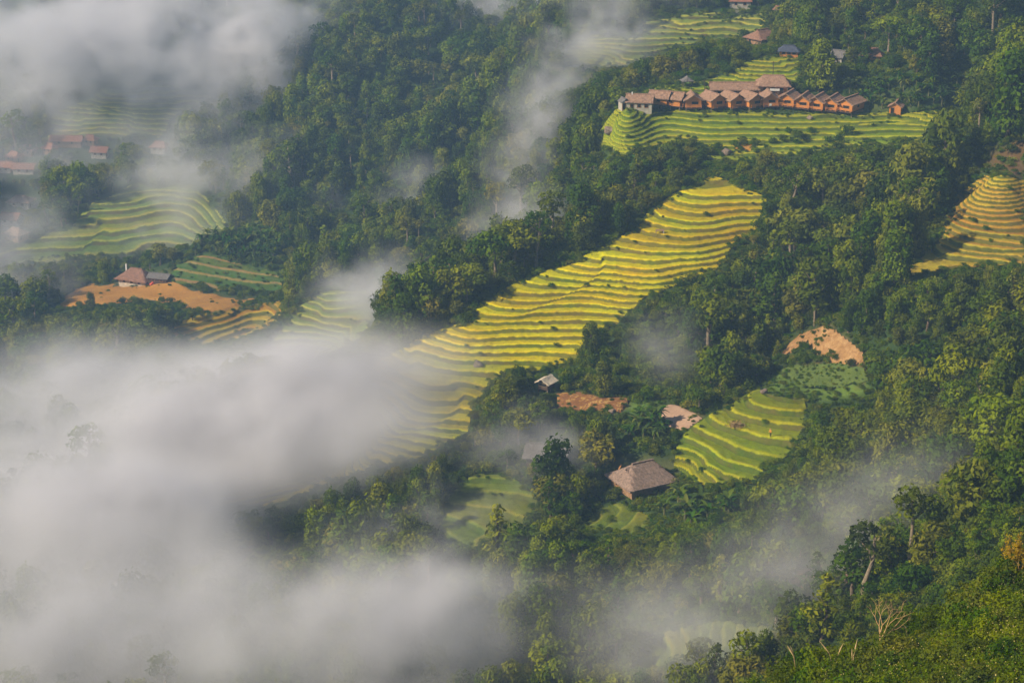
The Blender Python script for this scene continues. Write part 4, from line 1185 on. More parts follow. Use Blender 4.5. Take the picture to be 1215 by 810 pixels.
# stone farmhouse in front of the left mist
sf_ = house('stone_farmhouse', 'stone walled farmhouse with broad brown hipped thatch behind the stubble field', 163, 336, 6.6, 9.8, 2.6, 2.9, R_(68), M['thatch2'], M['stone'], 1.55, 1.1, 0, 'house', None, 3, 0.3, y0=560, y1=620)
box('chimney', sf_, M['white'], -0.2, 0.2, 3.6, 4.0, 3.5, 6.1)
box('door_step', sf_, M['plaster'], -2.3, -0.7, -5.9, -4.91, -0.6, 0.05)
an = house('annex', 'low grey roofed annex beside the stone farmhouse', 190, 334, 4.0, 6.5, 1.7, 1.1, R_(74), M['greyroof'], M['darkwood'], 0, 0.5, 0, 'shed', None, 2, 0.12, y0=560, y1=620)
tp = seat(181, 338, 560, 620)
def tarp(bm):
    gable_wall(bm, 1.9, 1.4, 0, 0.35, 0.9)
t_ = obj('tarpaulin', bm_mesh('tarpaulin', tarp), M['red'], None, tp, R_(30)); tagit(t_, 'red tarpaulin heap in front of the stone farmhouse', 'tarpaulin')
# stilt shed above the straw strewn plot
ss_ = house('field_shed', 'small open stilt shed with pale sheet roof by the straw plot', 648, 463, 2.3, 2.5, 1.35, 1.0, R_(-34), M['sheet'], M['darkwood'], 0, 0.65, 0.75, 'shed', None, 0, 0.14, False, False, 3, False, 340, 380)
window(ss_, 0, -1.25, 1.25, 1.7, 0.6, 'y-', 'opening', M['post'])
# thatched farmhouse
fh = house('thatched_farmhouse', 'big weathered thatched farmhouse at the foot of the short green terraces', 762, 574, 8.4, 10.2, 1.7, 3.4, R_(-62), M['thatch3'], M['mudwall'], 1.7, 1.0, 0, 'house', None, 2, 0.32, y0=315, y1=345, seed=4)
fh.scale = (0.9, 0.9, 0.95)
obj('lean_to_roof', roof_mesh('lean_to_roof', 3.2, 5.2, 0.5, 0.18, 0, 12), M['thatch3'], fh, (-5.2, -2.6, 1.05)).rotation_euler = (0, R_(-14), 0)
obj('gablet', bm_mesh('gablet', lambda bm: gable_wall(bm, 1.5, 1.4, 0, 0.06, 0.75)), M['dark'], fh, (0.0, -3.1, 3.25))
obj('gablet_roof', roof_mesh('gablet_roof', 2.6, 2.4, 1.25, 0.2, 0, 31), M['thatch3'], fh, (0.0, -2.75, 3.05))
def ladder(bm):
    box_into(bm, -0.05, 0.05, -2.2, 2.2, -0.06, 0.06)
obj('roof_board', bm_mesh('roof_board', lambda bm: box_into(bm, -0.16, 0.16, -2.4, 2.4, -0.05, 0.05)), M['frame'], fh, (-3.3, -4.2, 2.0)).rotation_euler = (R_(25), 0, R_(35))
# grey house in the drifting fog beside it
fg = house('foggy_house', 'low grey roofed house in drifting fog with a bright roof sheet', 650, 546, 5.6, 7.4, 1.6, 1.9, R_(78), M['greyroof'], M['darkwood'], 0, 0.7, 0, 'house', None, 2, 0.2, y0=320, y1=355)
sh_ = obj('roof_sheet', bm_mesh('roof_sheet', lambda bm: box_into(bm, -0.6, 0.6, -0.6, 0.6, -0.03, 0.03)), M['whitesheet'], fg, (-1.5, -1.4, 2.95)); sh_.rotation_euler = (0, R_(-29), 0)
p_ = seat(676, 540, 320, 355)
o_ = obj('metal_sheet', bm_mesh('metal_sheet', lambda bm: (box_into(bm, -1.0, 1.0, -0.5, 0.5, 0.55, 0.6), box_into(bm, -0.95, -0.85, -0.45, 0.45, -0.3, 0.546), box_into(bm, 0.85, 0.95, -0.45, 0.45, -0.3, 0.546))), M['whitesheet'], None, p_, R_(10)); tagit(o_, 'pale sheet roofing a low pen beside the foggy grey house', 'sheet')
# the misty village across the valley
VG = [(190,180,5.6,6.0,'red roofed house with white wall apart from the village',80,2.0,'redroof','plaster'),(80,173,4.6,12.5,'long dark red roofed house along the village top',86,0,'redroof','mudwall'),(119,186,4.4,6.2,'short red roofed house with white base in the village middle',82,0,'redroof','plaster'),
      (60,182,4.4,5.0,'small faded roof house above the longest eaves',60,2.0,'redroof','mudwall'),(34,184,4.6,5.6,'rust roofed house on the misty village edge',70,2.0,'redroof','mudwall'),(18,192,4.8,5.6,'dim rust roofed house deep in the village mist',60,2.0,'redroof','mudwall'),
      (30,206,4.6,8.2,'long pink roofed house with white gable trim',84,0,'redroof','plaster'),(6,204,4.6,6.0,'pink roofed house touching the long trimmed one',84,0,'redroof','plaster'),
      (26,245,6.4,8.2,'large dim grey brown hipped house below the village',80,1.8,'thatch','plaster'),(14,266,4.8,6.2,'brown roofed house with pale gable under the large hipped one',76,0,'redroof','plaster'),(20,284,5.0,6.4,'lowest village house with rounded greyish thatch',60,1.8,'thatch','mudwall'),
      (108,172,4.0,4.6,'small house behind the long dark red roof',75,2.0,'redroof','mudwall')]
for i, (u_, v_, w_, d_, lb, tr_, hip_, rm, wm) in enumerate(VG):
    house('village_house', lb, u_, v_, w_, d_, 2.2, 1.9, R_(tr_), M[rm], M[wm], hip_, 0.7, 0, 'house', 'houses of the misty village', 2, 0.2, seed=i + 40, y0=640, y1=820, lift=0.4)
house('white_roofed_hut', 'white roofed hut almost lost in the low fog', 17, 455, 4.0, 6.0, 1.8, 0.8, R_(85), M['whitesheet'], M['plaster'], 0, 0.4, 0, 'hut', None, 1, 0.08, y0=400, y1=560)
house('fog_hut', 'dim hut roof showing faintly through the thick fog', 128, 586, 3.4, 4.6, 1.8, 1.3, R_(70), M['greyroof'], M['plaster'], 0, 0.4, 0, 'hut', None, 1, 0.1, y0=330, y1=440)
# stone retaining wall in front of the last bungalows
def stones(u0, v0, u1, v1, n_, y0, y1, hgt):
    a, b = seat(u0, v0, y0, y1), seat(u1, v1, y0, y1)
    root = empty('retaining_wall', a); tagit(root, 'low dark stone retaining wall under the end of the bungalow row', 'wall')
    rs = np.random.default_rng(3)
    for i in range(n_):
        for lay in range(2):
            t0, t1 = (i + 0.04 + 0.4 * lay) / n_, (i + 0.94 + 0.4 * lay) / n_
            p0, p1 = a + (b - a) * t0 - a, a + (b - a) * t1 - a
            L_ = np.linalg.norm(p1 - p0)
            me = bm_mesh('stone', lambda bm: box_into(bm, -L_ / 2, L_ / 2, -0.3 - rs.uniform(0, 0.08), 0.3, 0, hgt / 2 - 0.03))
            o = obj('stone', me, M['rock'], root, (p0 + p1) / 2 + (0, 0, lay * hgt / 2 - 0.15)); o.rotation_euler = (0, 0, math.atan2((b - a)[1], (b - a)[0]))
stones(974, 134, 1022, 134.5, 9, 480, 500, 1.1)
# boulders
def boulder(u_, v_, r_, label, seed, y0, y1):
    p = seat(u_, v_, y0, y1)
    bm = bmesh.new(); bmesh.ops.create_icosphere(bm, subdivisions=3, radius=1.0)
    rs = np.random.default_rng(seed); ph = rs.uniform(0, 6, 6)
    for w_ in bm.verts:
        c = w_.co
        k_ = 1 + 0.22 * math.sin(2.3 * c.x + ph[0]) * math.cos(2.1 * c.y + ph[1]) + 0.14 * math.sin(4.1 * c.z + ph[2] + 3 * c.x) + 0.06 * math.sin(9 * c.y + ph[3]) * math.sin(8 * c.x + ph[4])
        w_.co = Vector((c.x * k_ * 1.1, c.y * k_, c.z * k_ * 0.8)) * r_
    me = bpy.data.meshes.new('boulder'); bm.to_mesh(me); bm.free()
    o = obj('boulder', me, M['rock'], None, p + (0, 0, r_ * 0.35)); tagit(o, label, 'boulder')
boulder(724, 157, 1.3, 'round brown boulder on the left edge of the hut terraces', 1, 470, 500)
boulder(862, 182, 1.1, 'dark boulder beside the bright cut patch below the huts', 2, 455, 490)
boulder(961, 141, 0.7, 'small dark rock in the green terrace under the bungalow row', 3, 470, 500)
boulder(568, 434, 0.9, 'pinkish rock on the misty edge of the yellow terraces', 4, 360, 420)
boulder(726, 489, 0.6, 'pale broken rock at the corner of the straw plot', 5, 340, 370)
boulder(906, 466, 0.7, 'brown rock above the short green terraces', 6, 335, 365)
# poles
def pole(u_, v_, h_, label, y0, y1):
    p = seat(u_, v_, y0, y1)
    r = empty('utility_pole', p); tagit(r, label, 'pole')
    tv, tf = tube([(0, 0, -0.5), (0, 0, h_ * 0.5), (0, 0, h_)], [0.11, 0.095, 0.08], 8)
    obj('post', mesh_np('post', tv, tf, smooth=True), M['darkwood'], r)
    box('crossarm', r, M['darkwood'], -0.6, 0.6, -0.05, 0.05, h_ - 0.45, h_ - 0.33)
pole(836, 110, 3.6, 'dark pole beside the long lodge on the upper terraces', 495, 530)
pole(917, 91, 4.2, 'dark pole standing over the lodge roof on the upper rice', 500, 530)
# straw on the short terraces, a rest platform on the yellow ones
p_ = seat(873, 508, 325, 352)
V_, T_ = leaf_cloud(np.random.default_rng(5).normal(0, 1, (260, 3)) * (0.85, 0.6, 0.38) + (0, 0, 0.45), np.random.default_rng(6).normal(size=(260, 3)), np.full(260, 0.34), np.random.default_rng(7), 0.25)
V_[:, 2] = np.abs(V_[:, 2])
o = obj('straw_pile', mesh_np('straw_pile', V_, T_), M['straw'], None, p_ + (0, 0, 0.3)); tagit(o, 'brown straw pile on the short green terraces', 'straw')
p_ = seat(783, 278, 400, 435)
r = empty('rest_platform', p_ + (0, 0, 0.5)); tagit(r, 'tiny pale platform with white side on the yellow terraces', 'platform')
box('top', r, M['mudwall'], -1.0, 1.0, -0.6, 0.6, 0.45, 0.53); box('side', r, M['whitesheet'], 0.8, 0.88, -0.58, 0.58, -0.5, 0.446)
for sx in (-0.9, 0.6):
    for sy in (-0.5, 0.5): box('leg', r, M['post'], sx - 0.05, sx + 0.05, sy - 0.05, sy + 0.05, -0.7, 0.446)
# farm worker on the short green terraces
def person(u_, v_, label, turn):
    p = seat(u_, v_, 325, 350)
    J = {'pel': (0, 0, 0.92), 'che': (0, -0.06, 1.28), 'nek': (0, -0.09, 1.47), 'hed': (0, -0.12, 1.63), 'hl': (0.10, 0, 0.88), 'kl': (0.11, -0.06, 0.48), 'al': (0.11, 0.02, 0.07), 'tl': (0.12, -0.14, 0.04),
         'hr': (-0.10, 0, 0.88), 'kr': (-0.12, 0.02, 0.48), 'ar': (-0.13, 0.12, 0.07), 'tr': (-0.14, -0.03, 0.04), 'sl': (0.19, -0.06, 1.40), 'el': (0.26, -0.16, 1.15), 'wl': (0.20, -0.36, 1.02), 'sr': (-0.19, -0.06, 1.40), 'er': (-0.27, -0.14, 1.15), 'wr': (-0.18, -0.35, 1.00)}
    E = [('pel', 'che'), ('che', 'nek'), ('nek', 'hed'), ('pel', 'hl'), ('hl', 'kl'), ('kl', 'al'), ('al', 'tl'), ('pel', 'hr'), ('hr', 'kr'), ('kr', 'ar'), ('ar', 'tr'), ('che', 'sl'), ('sl', 'el'), ('el', 'wl'), ('che', 'sr'), ('sr', 'er'), ('er', 'wr')]
    rad = {'pel': 0.15, 'che': 0.17, 'nek': 0.06, 'hed': 0.11, 'hl': 0.10, 'kl': 0.07, 'al': 0.045, 'tl': 0.04, 'sl': 0.075, 'el': 0.05, 'wl': 0.035}
    names = list(J); me = bpy.data.meshes.new('person')
    me.from_pydata([J[k_] for k_ in names], [(names.index(a), names.index(b)) for a, b in E], [])
    o = obj('person', me, None, None, p + (0, 0, 0.45), turn); tagit(o, label, 'person')
    md = o.modifiers.new('skin', 'SKIN')
    o.modifiers.new('smooth', 'SUBSURF').render_levels = 2
    for i, k_ in enumerate(names):
        q = rad.get(k_, rad.get(k_[:1] + 'l', 0.06)); me.skin_vertices[0].data[i].radius = (q, q)
    me.skin_vertices[0].data[0].use_root = True
    m, nt, b = mat('work_clothes')
    tc = N(nt, 'ShaderNodeTexCoord'); sx = N(nt, 'ShaderNodeSeparateXYZ'); nt.links.new(tc.outputs['Object'], sx.inputs[0])
    z_ = math_node(nt, 'DIVIDE', sx.outputs['Z'], 2.0)
    rp = ramp(nt, z_, [(0.0, (0.03, 0.025, 0.02)), (0.46, (0.03, 0.03, 0.05)), (0.47, (0.75, 0.33, 0.03)), (0.735, (0.75, 0.33, 0.03)), (0.74, (0.42, 0.24, 0.15)), (1.0, (0.42, 0.24, 0.15))]); rp.color_ramp.interpolation = 'CONSTANT'
    nt.links.new(rp.outputs[0], b.inputs['Base Color']); me.materials.append(m)
    hv, hf = tube([(0, -0.12, 1.70), (0, -0.12, 1.72), (0, -0.12, 1.86)], [0.22, 0.21, 0.01], 12)
    obj('hat', mesh_np('hat', hv, hf, smooth=True), M['straw'], o)
person(914, 521, 'person in orange jacket and straw hat bending among the green terraces', R_(-40))

# ------------------------------------------------------------------ single plants that stand out, and the near slope
def single(name, p, u_, v_, s_, label, cat, parts, y0=60.0, y1=1250.0, rot=0.0, group=None):
    q = seat(u_, v_, y0, y1)
    r = empty(name, q - (0, 0, 0.2), rot, s_); tagit(r, label, cat, group)
    obj(parts[0], p.trunk, None, r); obj(parts[1], p.crown, None, r)
    return r
TC = ('trunk', 'crown')
single('pointed_tree', PROTO[7], 590, 672, 1.45, 'tall dark pointed tree rising in front of the hazy yellow plots', 'tree', TC, 280, 345, 1.0)
single('broadleaf_tree', PROTO[0], 618, 676, 1.1, 'round dark tree touching the tall pointed one', 'tree', TC, 280, 345, 2.0)
single('bamboo_clump', PROTO[9], 655, 690, 1.0, 'feathery bamboo clump beside the tall pointed tree', 'bamboo', ('culms', 'crown'), 270, 345, 2.0)
single('bamboo_clump', PROTO[9], 745, 690, 1.0, 'feathery bamboo clump below the small green plot', 'bamboo', ('culms', 'crown'), 270, 345, 0.7)
single('broadleaf_tree', PROTO[8], 1070, 476, 1.12, 'spreading tree with bright bare trunk below the orange scar', 'tree', TC, 320, 360, 0.4)
single('broadleaf_tree', PROTO[1], 295, 655, 1.05, 'lone green treetop poking out of the thick fog', 'tree', TC, 300, 370, 1.3)
single('broadleaf_tree', PROTO[0], 270, 668, 0.9, 'darker tree next to the lone green treetop', 'tree', TC, 300, 370, 2.3)
single('broadleaf_tree', PROTO[4], 616, 462, 0.62, 'slender vine covered tree behind the field shed', 'tree', TC, 355, 395, 0.3)
single('broadleaf_tree', PROTO[0], 598, 492, 0.95, 'dense round dark tree left of the field shed', 'tree', TC, 340, 380, 0.3)
single('broadleaf_tree', PROTO[1], 640, 512, 0.75, 'broad leafy tree below the field shed', 'tree', TC, 335, 370, 4.3)
single('broadleaf_tree', PROTO[3], 700, 420, 0.72, 'olive crowned tree at the inner corner of the yellow terraces', 'tree', TC, 365, 400, 4.0)
single('broadleaf_tree', PROTO[2], 907, 205, 0.9, 'dark layered tree between the cut patches below the huts', 'tree', TC, 440, 480, 1.0)
single('broadleaf_tree', PROTO[0], 228, 158, 1.25, 'dark lone tree at the foot of the misty far terraces', 'tree', TC, 700, 830, 1.0)
single('broadleaf_tree', PROTO[1], 270, 103, 1.0, 'dark lone tree beside the top of the misty far terraces', 'tree', TC, 700, 860, 1.0)
for i, (u_, v_, s_) in enumerate([(178,318,.8),(190,314,.9),(205,312,.8),(120,332,.7),(132,330,.5),(64,360,.8),(45,372,1.0),(30,385,.9)]):
    single('broadleaf_tree', PROTO[i % 3], u_, v_, s_, 'hazy dark tree close round the stone farmhouse', 'tree', TC, 560, 660, i * 1.3, 'hazy trees round the stone farmhouse')
for i, (u_, v_, s_) in enumerate([(100,372,.55),(118,375,.5),(134,374,.6),(150,376,.55),(165,378,.6),(182,378,.6),(198,382,.55),(212,382,.65),(228,376,.7),(108,362,.75),(90,380,.6),(240,372,.45)]):
    single('broadleaf_tree', PROTO[(i * 2) % 5], u_, v_ + 5, s_ * 0.75, 'small dark tree in the hedge along the lower edge of the stubble field', 'tree', TC, 520, 600, i * 1.7, 'hedge trees below the stubble field')
# bananas: groves one can count
def bananas(n_, outline, label, group, s0, s1, y0, y1, seed):
    rs = np.random.default_rng(seed); poly = np.array(outline, float); c = 0; tries = 0
    while c < n_ and tries < 3000:
        tries += 1
        u_, v_ = rs.uniform(poly[:, 0].min(), poly[:, 0].max()), rs.uniform(poly[:, 1].min(), poly[:, 1].max())
        if poly_sd(poly, np.array([u_]), np.array([v_]))[0] <= 0: continue
        single('banana_plant', PROTO[13 + c % 3], u_, v_, rs.uniform(s0, s1), label, 'banana plant', ('stem', 'leaves'), y0, y1, rs.uniform(0, 6.3), group)
        c += 1
bananas(46, [(985,118),(1010,100),(1110,92),(1140,105),(1130,130),(1075,132),(1040,130)], 'banana plant in the grove behind the end of the bungalow row', 'bananas behind the bungalow row', 1.0, 1.4, 470, 520, 1)
bananas(75, [(228,305),(240,285),(300,270),(332,285),(330,316),(285,312)], 'bright banana plant in the grove above the grassy bank', 'bananas above the grassy bank', 1.1, 1.5, 570, 640, 2)
bananas(14, [(735,525),(745,500),(785,500),(795,520),(770,530)], 'banana plant between the straw plot and the thatched farmhouse', 'bananas above the thatched farmhouse', 1.1, 1.5, 325, 360, 3)
bananas(14, [(770,612),(790,590),(860,600),(870,625),(800,628)], 'banana plant below the thatched farmhouse', 'bananas below the thatched farmhouse', 1.1, 1.5, 300, 335, 4)
bananas(8, [(905,388),(915,372),(945,372),(940,388)], 'banana plant in the gully left of the orange scar', 'bananas left of the orange scar', .9, 1.3, 350, 410, 5)
bananas(5, [(1145,470),(1150,450),(1185,450),(1180,472)], 'large dim banana plant on the shaded slope below the dark forest', 'bananas on the shaded slope', 1.1, 1.5, 290, 345, 6)
bananas(5, [(1085,300),(1095,280),(1118,280),(1110,300)], 'banana plant at the inner edge of the stubble terraces', 'bananas by the stubble terraces', .7, 1.1, 360, 420, 7)
bananas(12, [(735,210),(750,190),(815,205),(790,225),(760,228)], 'banana plant on the ravine side of the hut terraces', 'bananas on the ravine side of the hut terraces', .8, 1.2, 440, 490, 8)
# scrub strips between the hut terraces
rs = np.random.default_rng(77)
for i in range(40):
    t = rs.uniform()
    u_ = 815 + 150 * t; v_ = 172 + 10 * math.sin(t * 5) + rs.uniform(-8, 8)
    if i % 4 == 0: u_, v_ = rs.uniform(960, 1120), rs.uniform(155, 172)
    q = seat(u_, v_, 440, 495)
    o = obj('shrub', PROTO[10 + i % 3].whole, None, None, q, rs.uniform(0, 6), rs.uniform(0.5, 0.95)); tagit(o, 'dark shrub in the weedy strip between the hut terraces', 'shrub', 'shrubs between the hut terraces')
# the near slope: sunlit bushes, a bare shrub, grasses and flowers
NB = [make_bush(101, 1.5, 1.2, M['nearleaf'], 0.085, 330, 9), make_bush(102, 1.2, 1.0, M['nearleaf'], 0.075, 420, 8), make_bush(103, 1.9, 1.2, M['bush'], 0.10, 280, 9), make_bush(104, 0.8, 0.9, M['nearleaf'], 0.06, 560, 8)]
NL = ['sunlit olive bush on the near slope', 'small leaved sunlit bush on the near slope', 'taller deep green bush on the near slope', 'low yellow green cushion bush on the near slope']
rs = np.random.default_rng(12)
cnt = 0
for i in range(1400):
    u_, v_ = rs.uniform(885, 1235), rs.uniform(640, 840)
    edge = 806 - (u_ - 885) * 0.31 - max(0, u_ - 1120) * 0.55
    if v_ < edge + 6: continue
    q = seat(u_, v_, 70, 135)
    if q[1] > 132: continue
    j = int(rs.choice(4, p=[.34, .3, .14, .22]))
    o = obj('near_bush', NB[j].whole, None, None, q - (0, 0, 0.15), rs.uniform(0, 6.3), rs.uniform(0.6, 1.15)); tagit(o, NL[j], 'bush', NL[j].replace('bush', 'bushes'))
    cnt += 1
    if cnt >= 180: break
for i in range(420):
    x_, y_ = rs.uniform(12, 72), rs.uniform(98, 150)
    z_ = float(ground(np.array([x_]), np.array([y_]))[0])
    uu, vv, dd = proj(x_, y_, z_)
    if uu > 1240 or vv > 830 or vv < 806 - (uu - 885) * 0.31 - max(0, uu - 1120) * 0.55 - 60: continue
    j = int(rs.choice(4, p=[.3, .25, .3, .15]))
    o = obj('near_bush', NB[j].whole, None, None, (x_, y_, z_ - 0.15), rs.uniform(0, 6.3), rs.uniform(0.7, 1.2)); tagit(o, NL[j], 'bush', NL[j].replace('bush', 'bushes'))
    cnt += 1
    if cnt >= 290: break
def bare(name, label, u_, v_, h_, m_, seed, y0, y1, spread=0.55, depth=5):
    rs = np.random.default_rng(seed); parts = []
    def grow(p, d, L_, r_, lev):
        e = p + d * L_; mid = (p + e) / 2 + rs.normal(0, 0.04 * L_, 3)
        parts.append(tube([p, mid, e], [r_, r_ * 0.85, r_ * 0.68], 5))
        if lev == 0: return
        for _ in range(2 if lev < depth else 4):
            nd = d + rs.normal(0, spread, 3) * (1, 1, 0.6) + (0, 0, 0.18); nd /= np.linalg.norm(nd)
            grow(e, nd, L_ * rs.uniform(0.62, 0.85), r_ * 0.62, lev - 1)
    grow(np.array([0, 0, -0.3]), np.array([0.03, 0, 1.0]), h_ * 0.30, h_ * 0.016, depth)
    V_, T_ = join(parts)
    r = empty(name, seat(u_, v_, y0, y1)); tagit(r, label, 'shrub')
    obj('branches', mesh_np('branches', V_, T_, smooth=True), m_, r)
    return r, V_
M['drywood'] = plain('dry_golden_wood', (0.50, 0.33, 0.15), 0.3, 6.0)
bare('bare_shrub', 'leafless pale golden shrub on the near slope', 1042, 776, 4.2, M['drywood'], 5, 80, 125)
gs, gv = bare('golden_shrub', 'golden leaved shrub at the top of the near slope', 1208, 692, 3.4, M['drywood'], 9, 80, 140, 0.5)
rs = np.random.default_rng(31)
tips = gv[rs.choice(len(gv), 900)]
tips = tips[tips[:, 2] > 1.0]
V_, T_ = leaf_cloud(tips + rs.normal(0, 0.10, tips.shape), rs.normal(size=tips.shape), rs.uniform(0.05, 0.11, len(tips)), rs)
obj('leaves', mesh_np('leaves', V_, T_, {'tint': ('FLOAT', np.repeat(rs.uniform(0, 1, len(tips)), 4))}), M['golden'], gs)
# reed tufts with plumes
M['plume'] = plain('dry_plumes', (0.55, 0.40, 0.20), 0.2, 4.0)
M['grassblade'] = leaf_material('grass_blades', (0.05, 0.09, 0.01), (0.11, 0.16, 0.02), (0.22, 0.24, 0.03), 0.3)
def reed(u_, v_, seed, label):
    rs = np.random.default_rng(seed); parts = [blade((rs.normal(0, .06), rs.normal(0, .06), 0), rs.uniform(0, 6.3), rs.uniform(.5, .9), 0.02, rs.uniform(.8, 1.3), rs.uniform(.2, .6), 4) for _ in range(46)]
    r = empty('reed_tuft', seat(u_, v_, 70, 135)); tagit(r, label, 'grass', 'plumed reed tufts on the near slope')
    V_, T_ = join(parts); obj('blades', mesh_np('blades', V_, T_, {'tint': ('FLOAT', rs.uniform(0, 1, len(V_)))}, True), M['grassblade'], r)
    for k_ in range(3):
        a = rs.normal(0, .2, 2); tv, tf = tube([(0, 0, 0), (a[0], a[1], 1.2), (a[0] * 1.7, a[1] * 1.7, 1.5), (a[0] * 2.6, a[1] * 2.6, 1.85)], [.012, .012, .045, .008], 5)
        obj('plume', mesh_np('plume', tv, tf, smooth=True), M['plume'], r)
for i, (u_, v_) in enumerate([(945,800),(990,798),(1010,802)]): reed(u_, v_, i + 60, 'reed tuft with pale plumes among the near bushes')
# wild flowers: countless specks over the near bushes
rs = np.random.default_rng(90)
cs = []
for i in range(260):
    u_, v_ = rs.uniform(960, 1225), rs.uniform(690, 830)
    if v_ < 812 - (u_ - 885) * 0.27 - max(0, u_ - 1120) * 0.55 + 22: continue
    q = seat(u_, v_, 70, 135)
    for _ in range(4): cs.append(q + rs.normal(0, .35, 3) * (1, 1, .2) + (0, 0, rs.uniform(0.75, 1.25)))
cs = np.array(cs); V_, T_ = leaf_cloud(cs, rs.normal(0, .4, cs.shape) + (0, -.6, 1), rs.uniform(.018, .036, len(cs)), rs, 0.9)
M['flower'] = plain('flower_heads', (0.62, 0.52, 0.18), 0.2, 3.0)
o = obj('wildflowers', mesh_np('wildflowers', V_, T_), M['flower']); o['kind'] = 'stuff'; o['label'] = 'countless small pale yellow flowers over the near bushes'; o['category'] = 'flowers'

# ------------------------------------------------------------------ drifting fog: real volumes in the valley
def fog_material(name, col, dens, aniso):
    m = bpy.data.materials.new(name); m.use_nodes = True
    nt = m.node_tree; nt.nodes.remove(nt.nodes['Principled BSDF'])
    pv = nt.nodes.new('ShaderNodeVolumePrincipled')
    pv.inputs['Color'].default_value = (*col, 1); pv.inputs['Density'].default_value = dens; pv.inputs['Anisotropy'].default_value = aniso
    nt.links.new(pv.outputs[0], nt.nodes['Material Output'].inputs['Volume'])
    return m
M['fog'] = fog_material('fog', (0.945, 0.948, 1.0), 1.0, -0.1)
M['haze'] = fog_material('haze', (0.38, 0.62, 1.0), 0.00034, 0.0)
_hc = {}
def puff(u, v, back, pw, ph, amp, depth=None):
    """a soft puff seen at photo pixel (u, v), drifting 'back' metres this side of the ground there"""
    hy = hit(min(max(u, -200), 1400), v)[1]
    c = pt(u, v, hy - back)
    d = math.hypot(c[1], c[2]) / F_PX
    return (c[0], c[1], c[2], pw * d, (depth if depth else 0.5 * (pw + ph) * d), ph * d * 1.05, amp)
SIGMA = 0.075
def fog_volume(name, label, puffs, voxel, nscale, carve, even=0.0, zfloor=-260):
    pf = np.array(puffs)
    R = pf[:, 3:6] * 1.9
    lo = (pf[:, :3] - R).min(0); hi = (pf[:, :3] + R).max(0)
    lo[2] = max(lo[2], zfloor)
    ctr = (lo + hi) / 2
    vol = bpy.data.volumes.new(name)
    o = bpy.data.objects.new(name, vol); C.objects.link(o)
    o.location = ctr
    o['kind'] = 'stuff'; o['label'] = label; o['category'] = 'fog'
    ng = bpy.data.node_groups.new(name, 'GeometryNodeTree')
    ng.interface.new_socket('Geometry', in_out='INPUT', socket_type='NodeSocketGeometry')
    ng.interface.new_socket('Geometry', in_out='OUTPUT', socket_type='NodeSocketGeometry')
    go = ng.nodes.new('NodeGroupOutput')
    L = ng.links.new
    pos = ng.nodes.new('GeometryNodeInputPosition').outputs[0]
    def vm(op, a, b=None):
        n_ = ng.nodes.new('ShaderNodeVectorMath'); n_.operation = op
        for i_, q in enumerate((a, b)):
            if q is None: continue
            if hasattr(q, '__len__'): n_.inputs[i_].default_value = tuple(float(t) for t in q)
            else: L(q, n_.inputs[i_])
        return n_.outputs['Value'] if op in ('DOT_PRODUCT', 'LENGTH') else n_.outputs[0]
    def mm(op, a, b=None, clamp=False):
        n_ = ng.nodes.new('ShaderNodeMath'); n_.operation = op; n_.use_clamp = clamp
        for i_, q in enumerate((a, b)):
            if q is None: continue
            if isinstance(q, (int, float, np.floating)): n_.inputs[i_].default_value = float(q)
            else: L(q, n_.inputs[i_])
        return n_.outputs[0]
    # swirl the space a little, then add up the puffs
    nz = ng.nodes.new('ShaderNodeTexNoise'); nz.inputs['Scale'].default_value = nscale * 0.6; nz.inputs['Detail'].default_value = 2
    wp = vm('ADD', pos, tuple(float(c) for c in ctr)); L(wp, nz.inputs['Vector'])
    sw = vm('MULTIPLY', vm('SUBTRACT', nz.outputs['Color'], (0.5, 0.5, 0.5)), (34 * 0.02 / nscale,) * 2 + (16 * 0.02 / nscale,))
    ps = vm('ADD', pos, sw)
    tot = None
    for (x, y, z, rx, ry, rz, a_) in puffs:
        q = vm('MULTIPLY', vm('SUBTRACT', ps, (x - ctr[0], y - ctr[1], z - ctr[2])), (1 / rx, 1 / ry, 1 / rz))
        e = mm('MULTIPLY', mm('EXPONENT', mm('MULTIPLY', vm('DOT_PRODUCT', q, q), -1.0)), a_)
        tot = e if tot is None else mm('ADD', tot, e)
    fn = ng.nodes.new('ShaderNodeTexNoise'); fn.inputs['Scale'].default_value = nscale; fn.inputs['Detail'].default_value = 7; fn.inputs['Roughness'].default_value = 0.64
    L(vm('MULTIPLY', vm('ADD', wp, sw), (1.0, 1.0, 1.35)), fn.inputs['Vector'])
    w = mm('MULTIPLY', mm('SUBTRACT', fn.outputs[0], 0.42), carve)          # wispy factor
    w = mm('MAXIMUM', w, 0.0)
    n2 = ng.nodes.new('ShaderNodeTexNoise'); n2.inputs['Scale'].default_value = nscale * 3.6; n2.inputs['Detail'].default_value = 4; n2.inputs['Roughness'].default_value = 0.6
    L(vm('MULTIPLY', vm('ADD', wp, sw), (1.0, 1.0, 1.6)), n2.inputs['Vector'])
    w = mm('MULTIPLY', w, mm('MAXIMUM', mm('ADD', mm('MULTIPLY', mm('SUBTRACT', n2.outputs[0], 0.5), 5.2), 1.0), 0.03))
    w = mm('ADD', w, even)
    dn = mm('MULTIPLY', mm('MULTIPLY', tot, w), SIGMA)
    dn = mm('SUBTRACT', dn, 0.0018); dn = mm('MAXIMUM', dn, 0.0)
    vc = ng.nodes.new('GeometryNodeVolumeCube')
    L(dn, vc.inputs['Density'])
    vc.inputs['Min'].default_value = tuple(lo - ctr); vc.inputs['Max'].default_value = tuple(hi - ctr)
    for ax, k_ in zip('XYZ', range(3)): vc.inputs['Resolution ' + ax].default_value = int((hi - lo)[k_] / voxel) + 2
    sm = ng.nodes.new('GeometryNodeSetMaterial'); sm.inputs['Material'].default_value = M['fog']
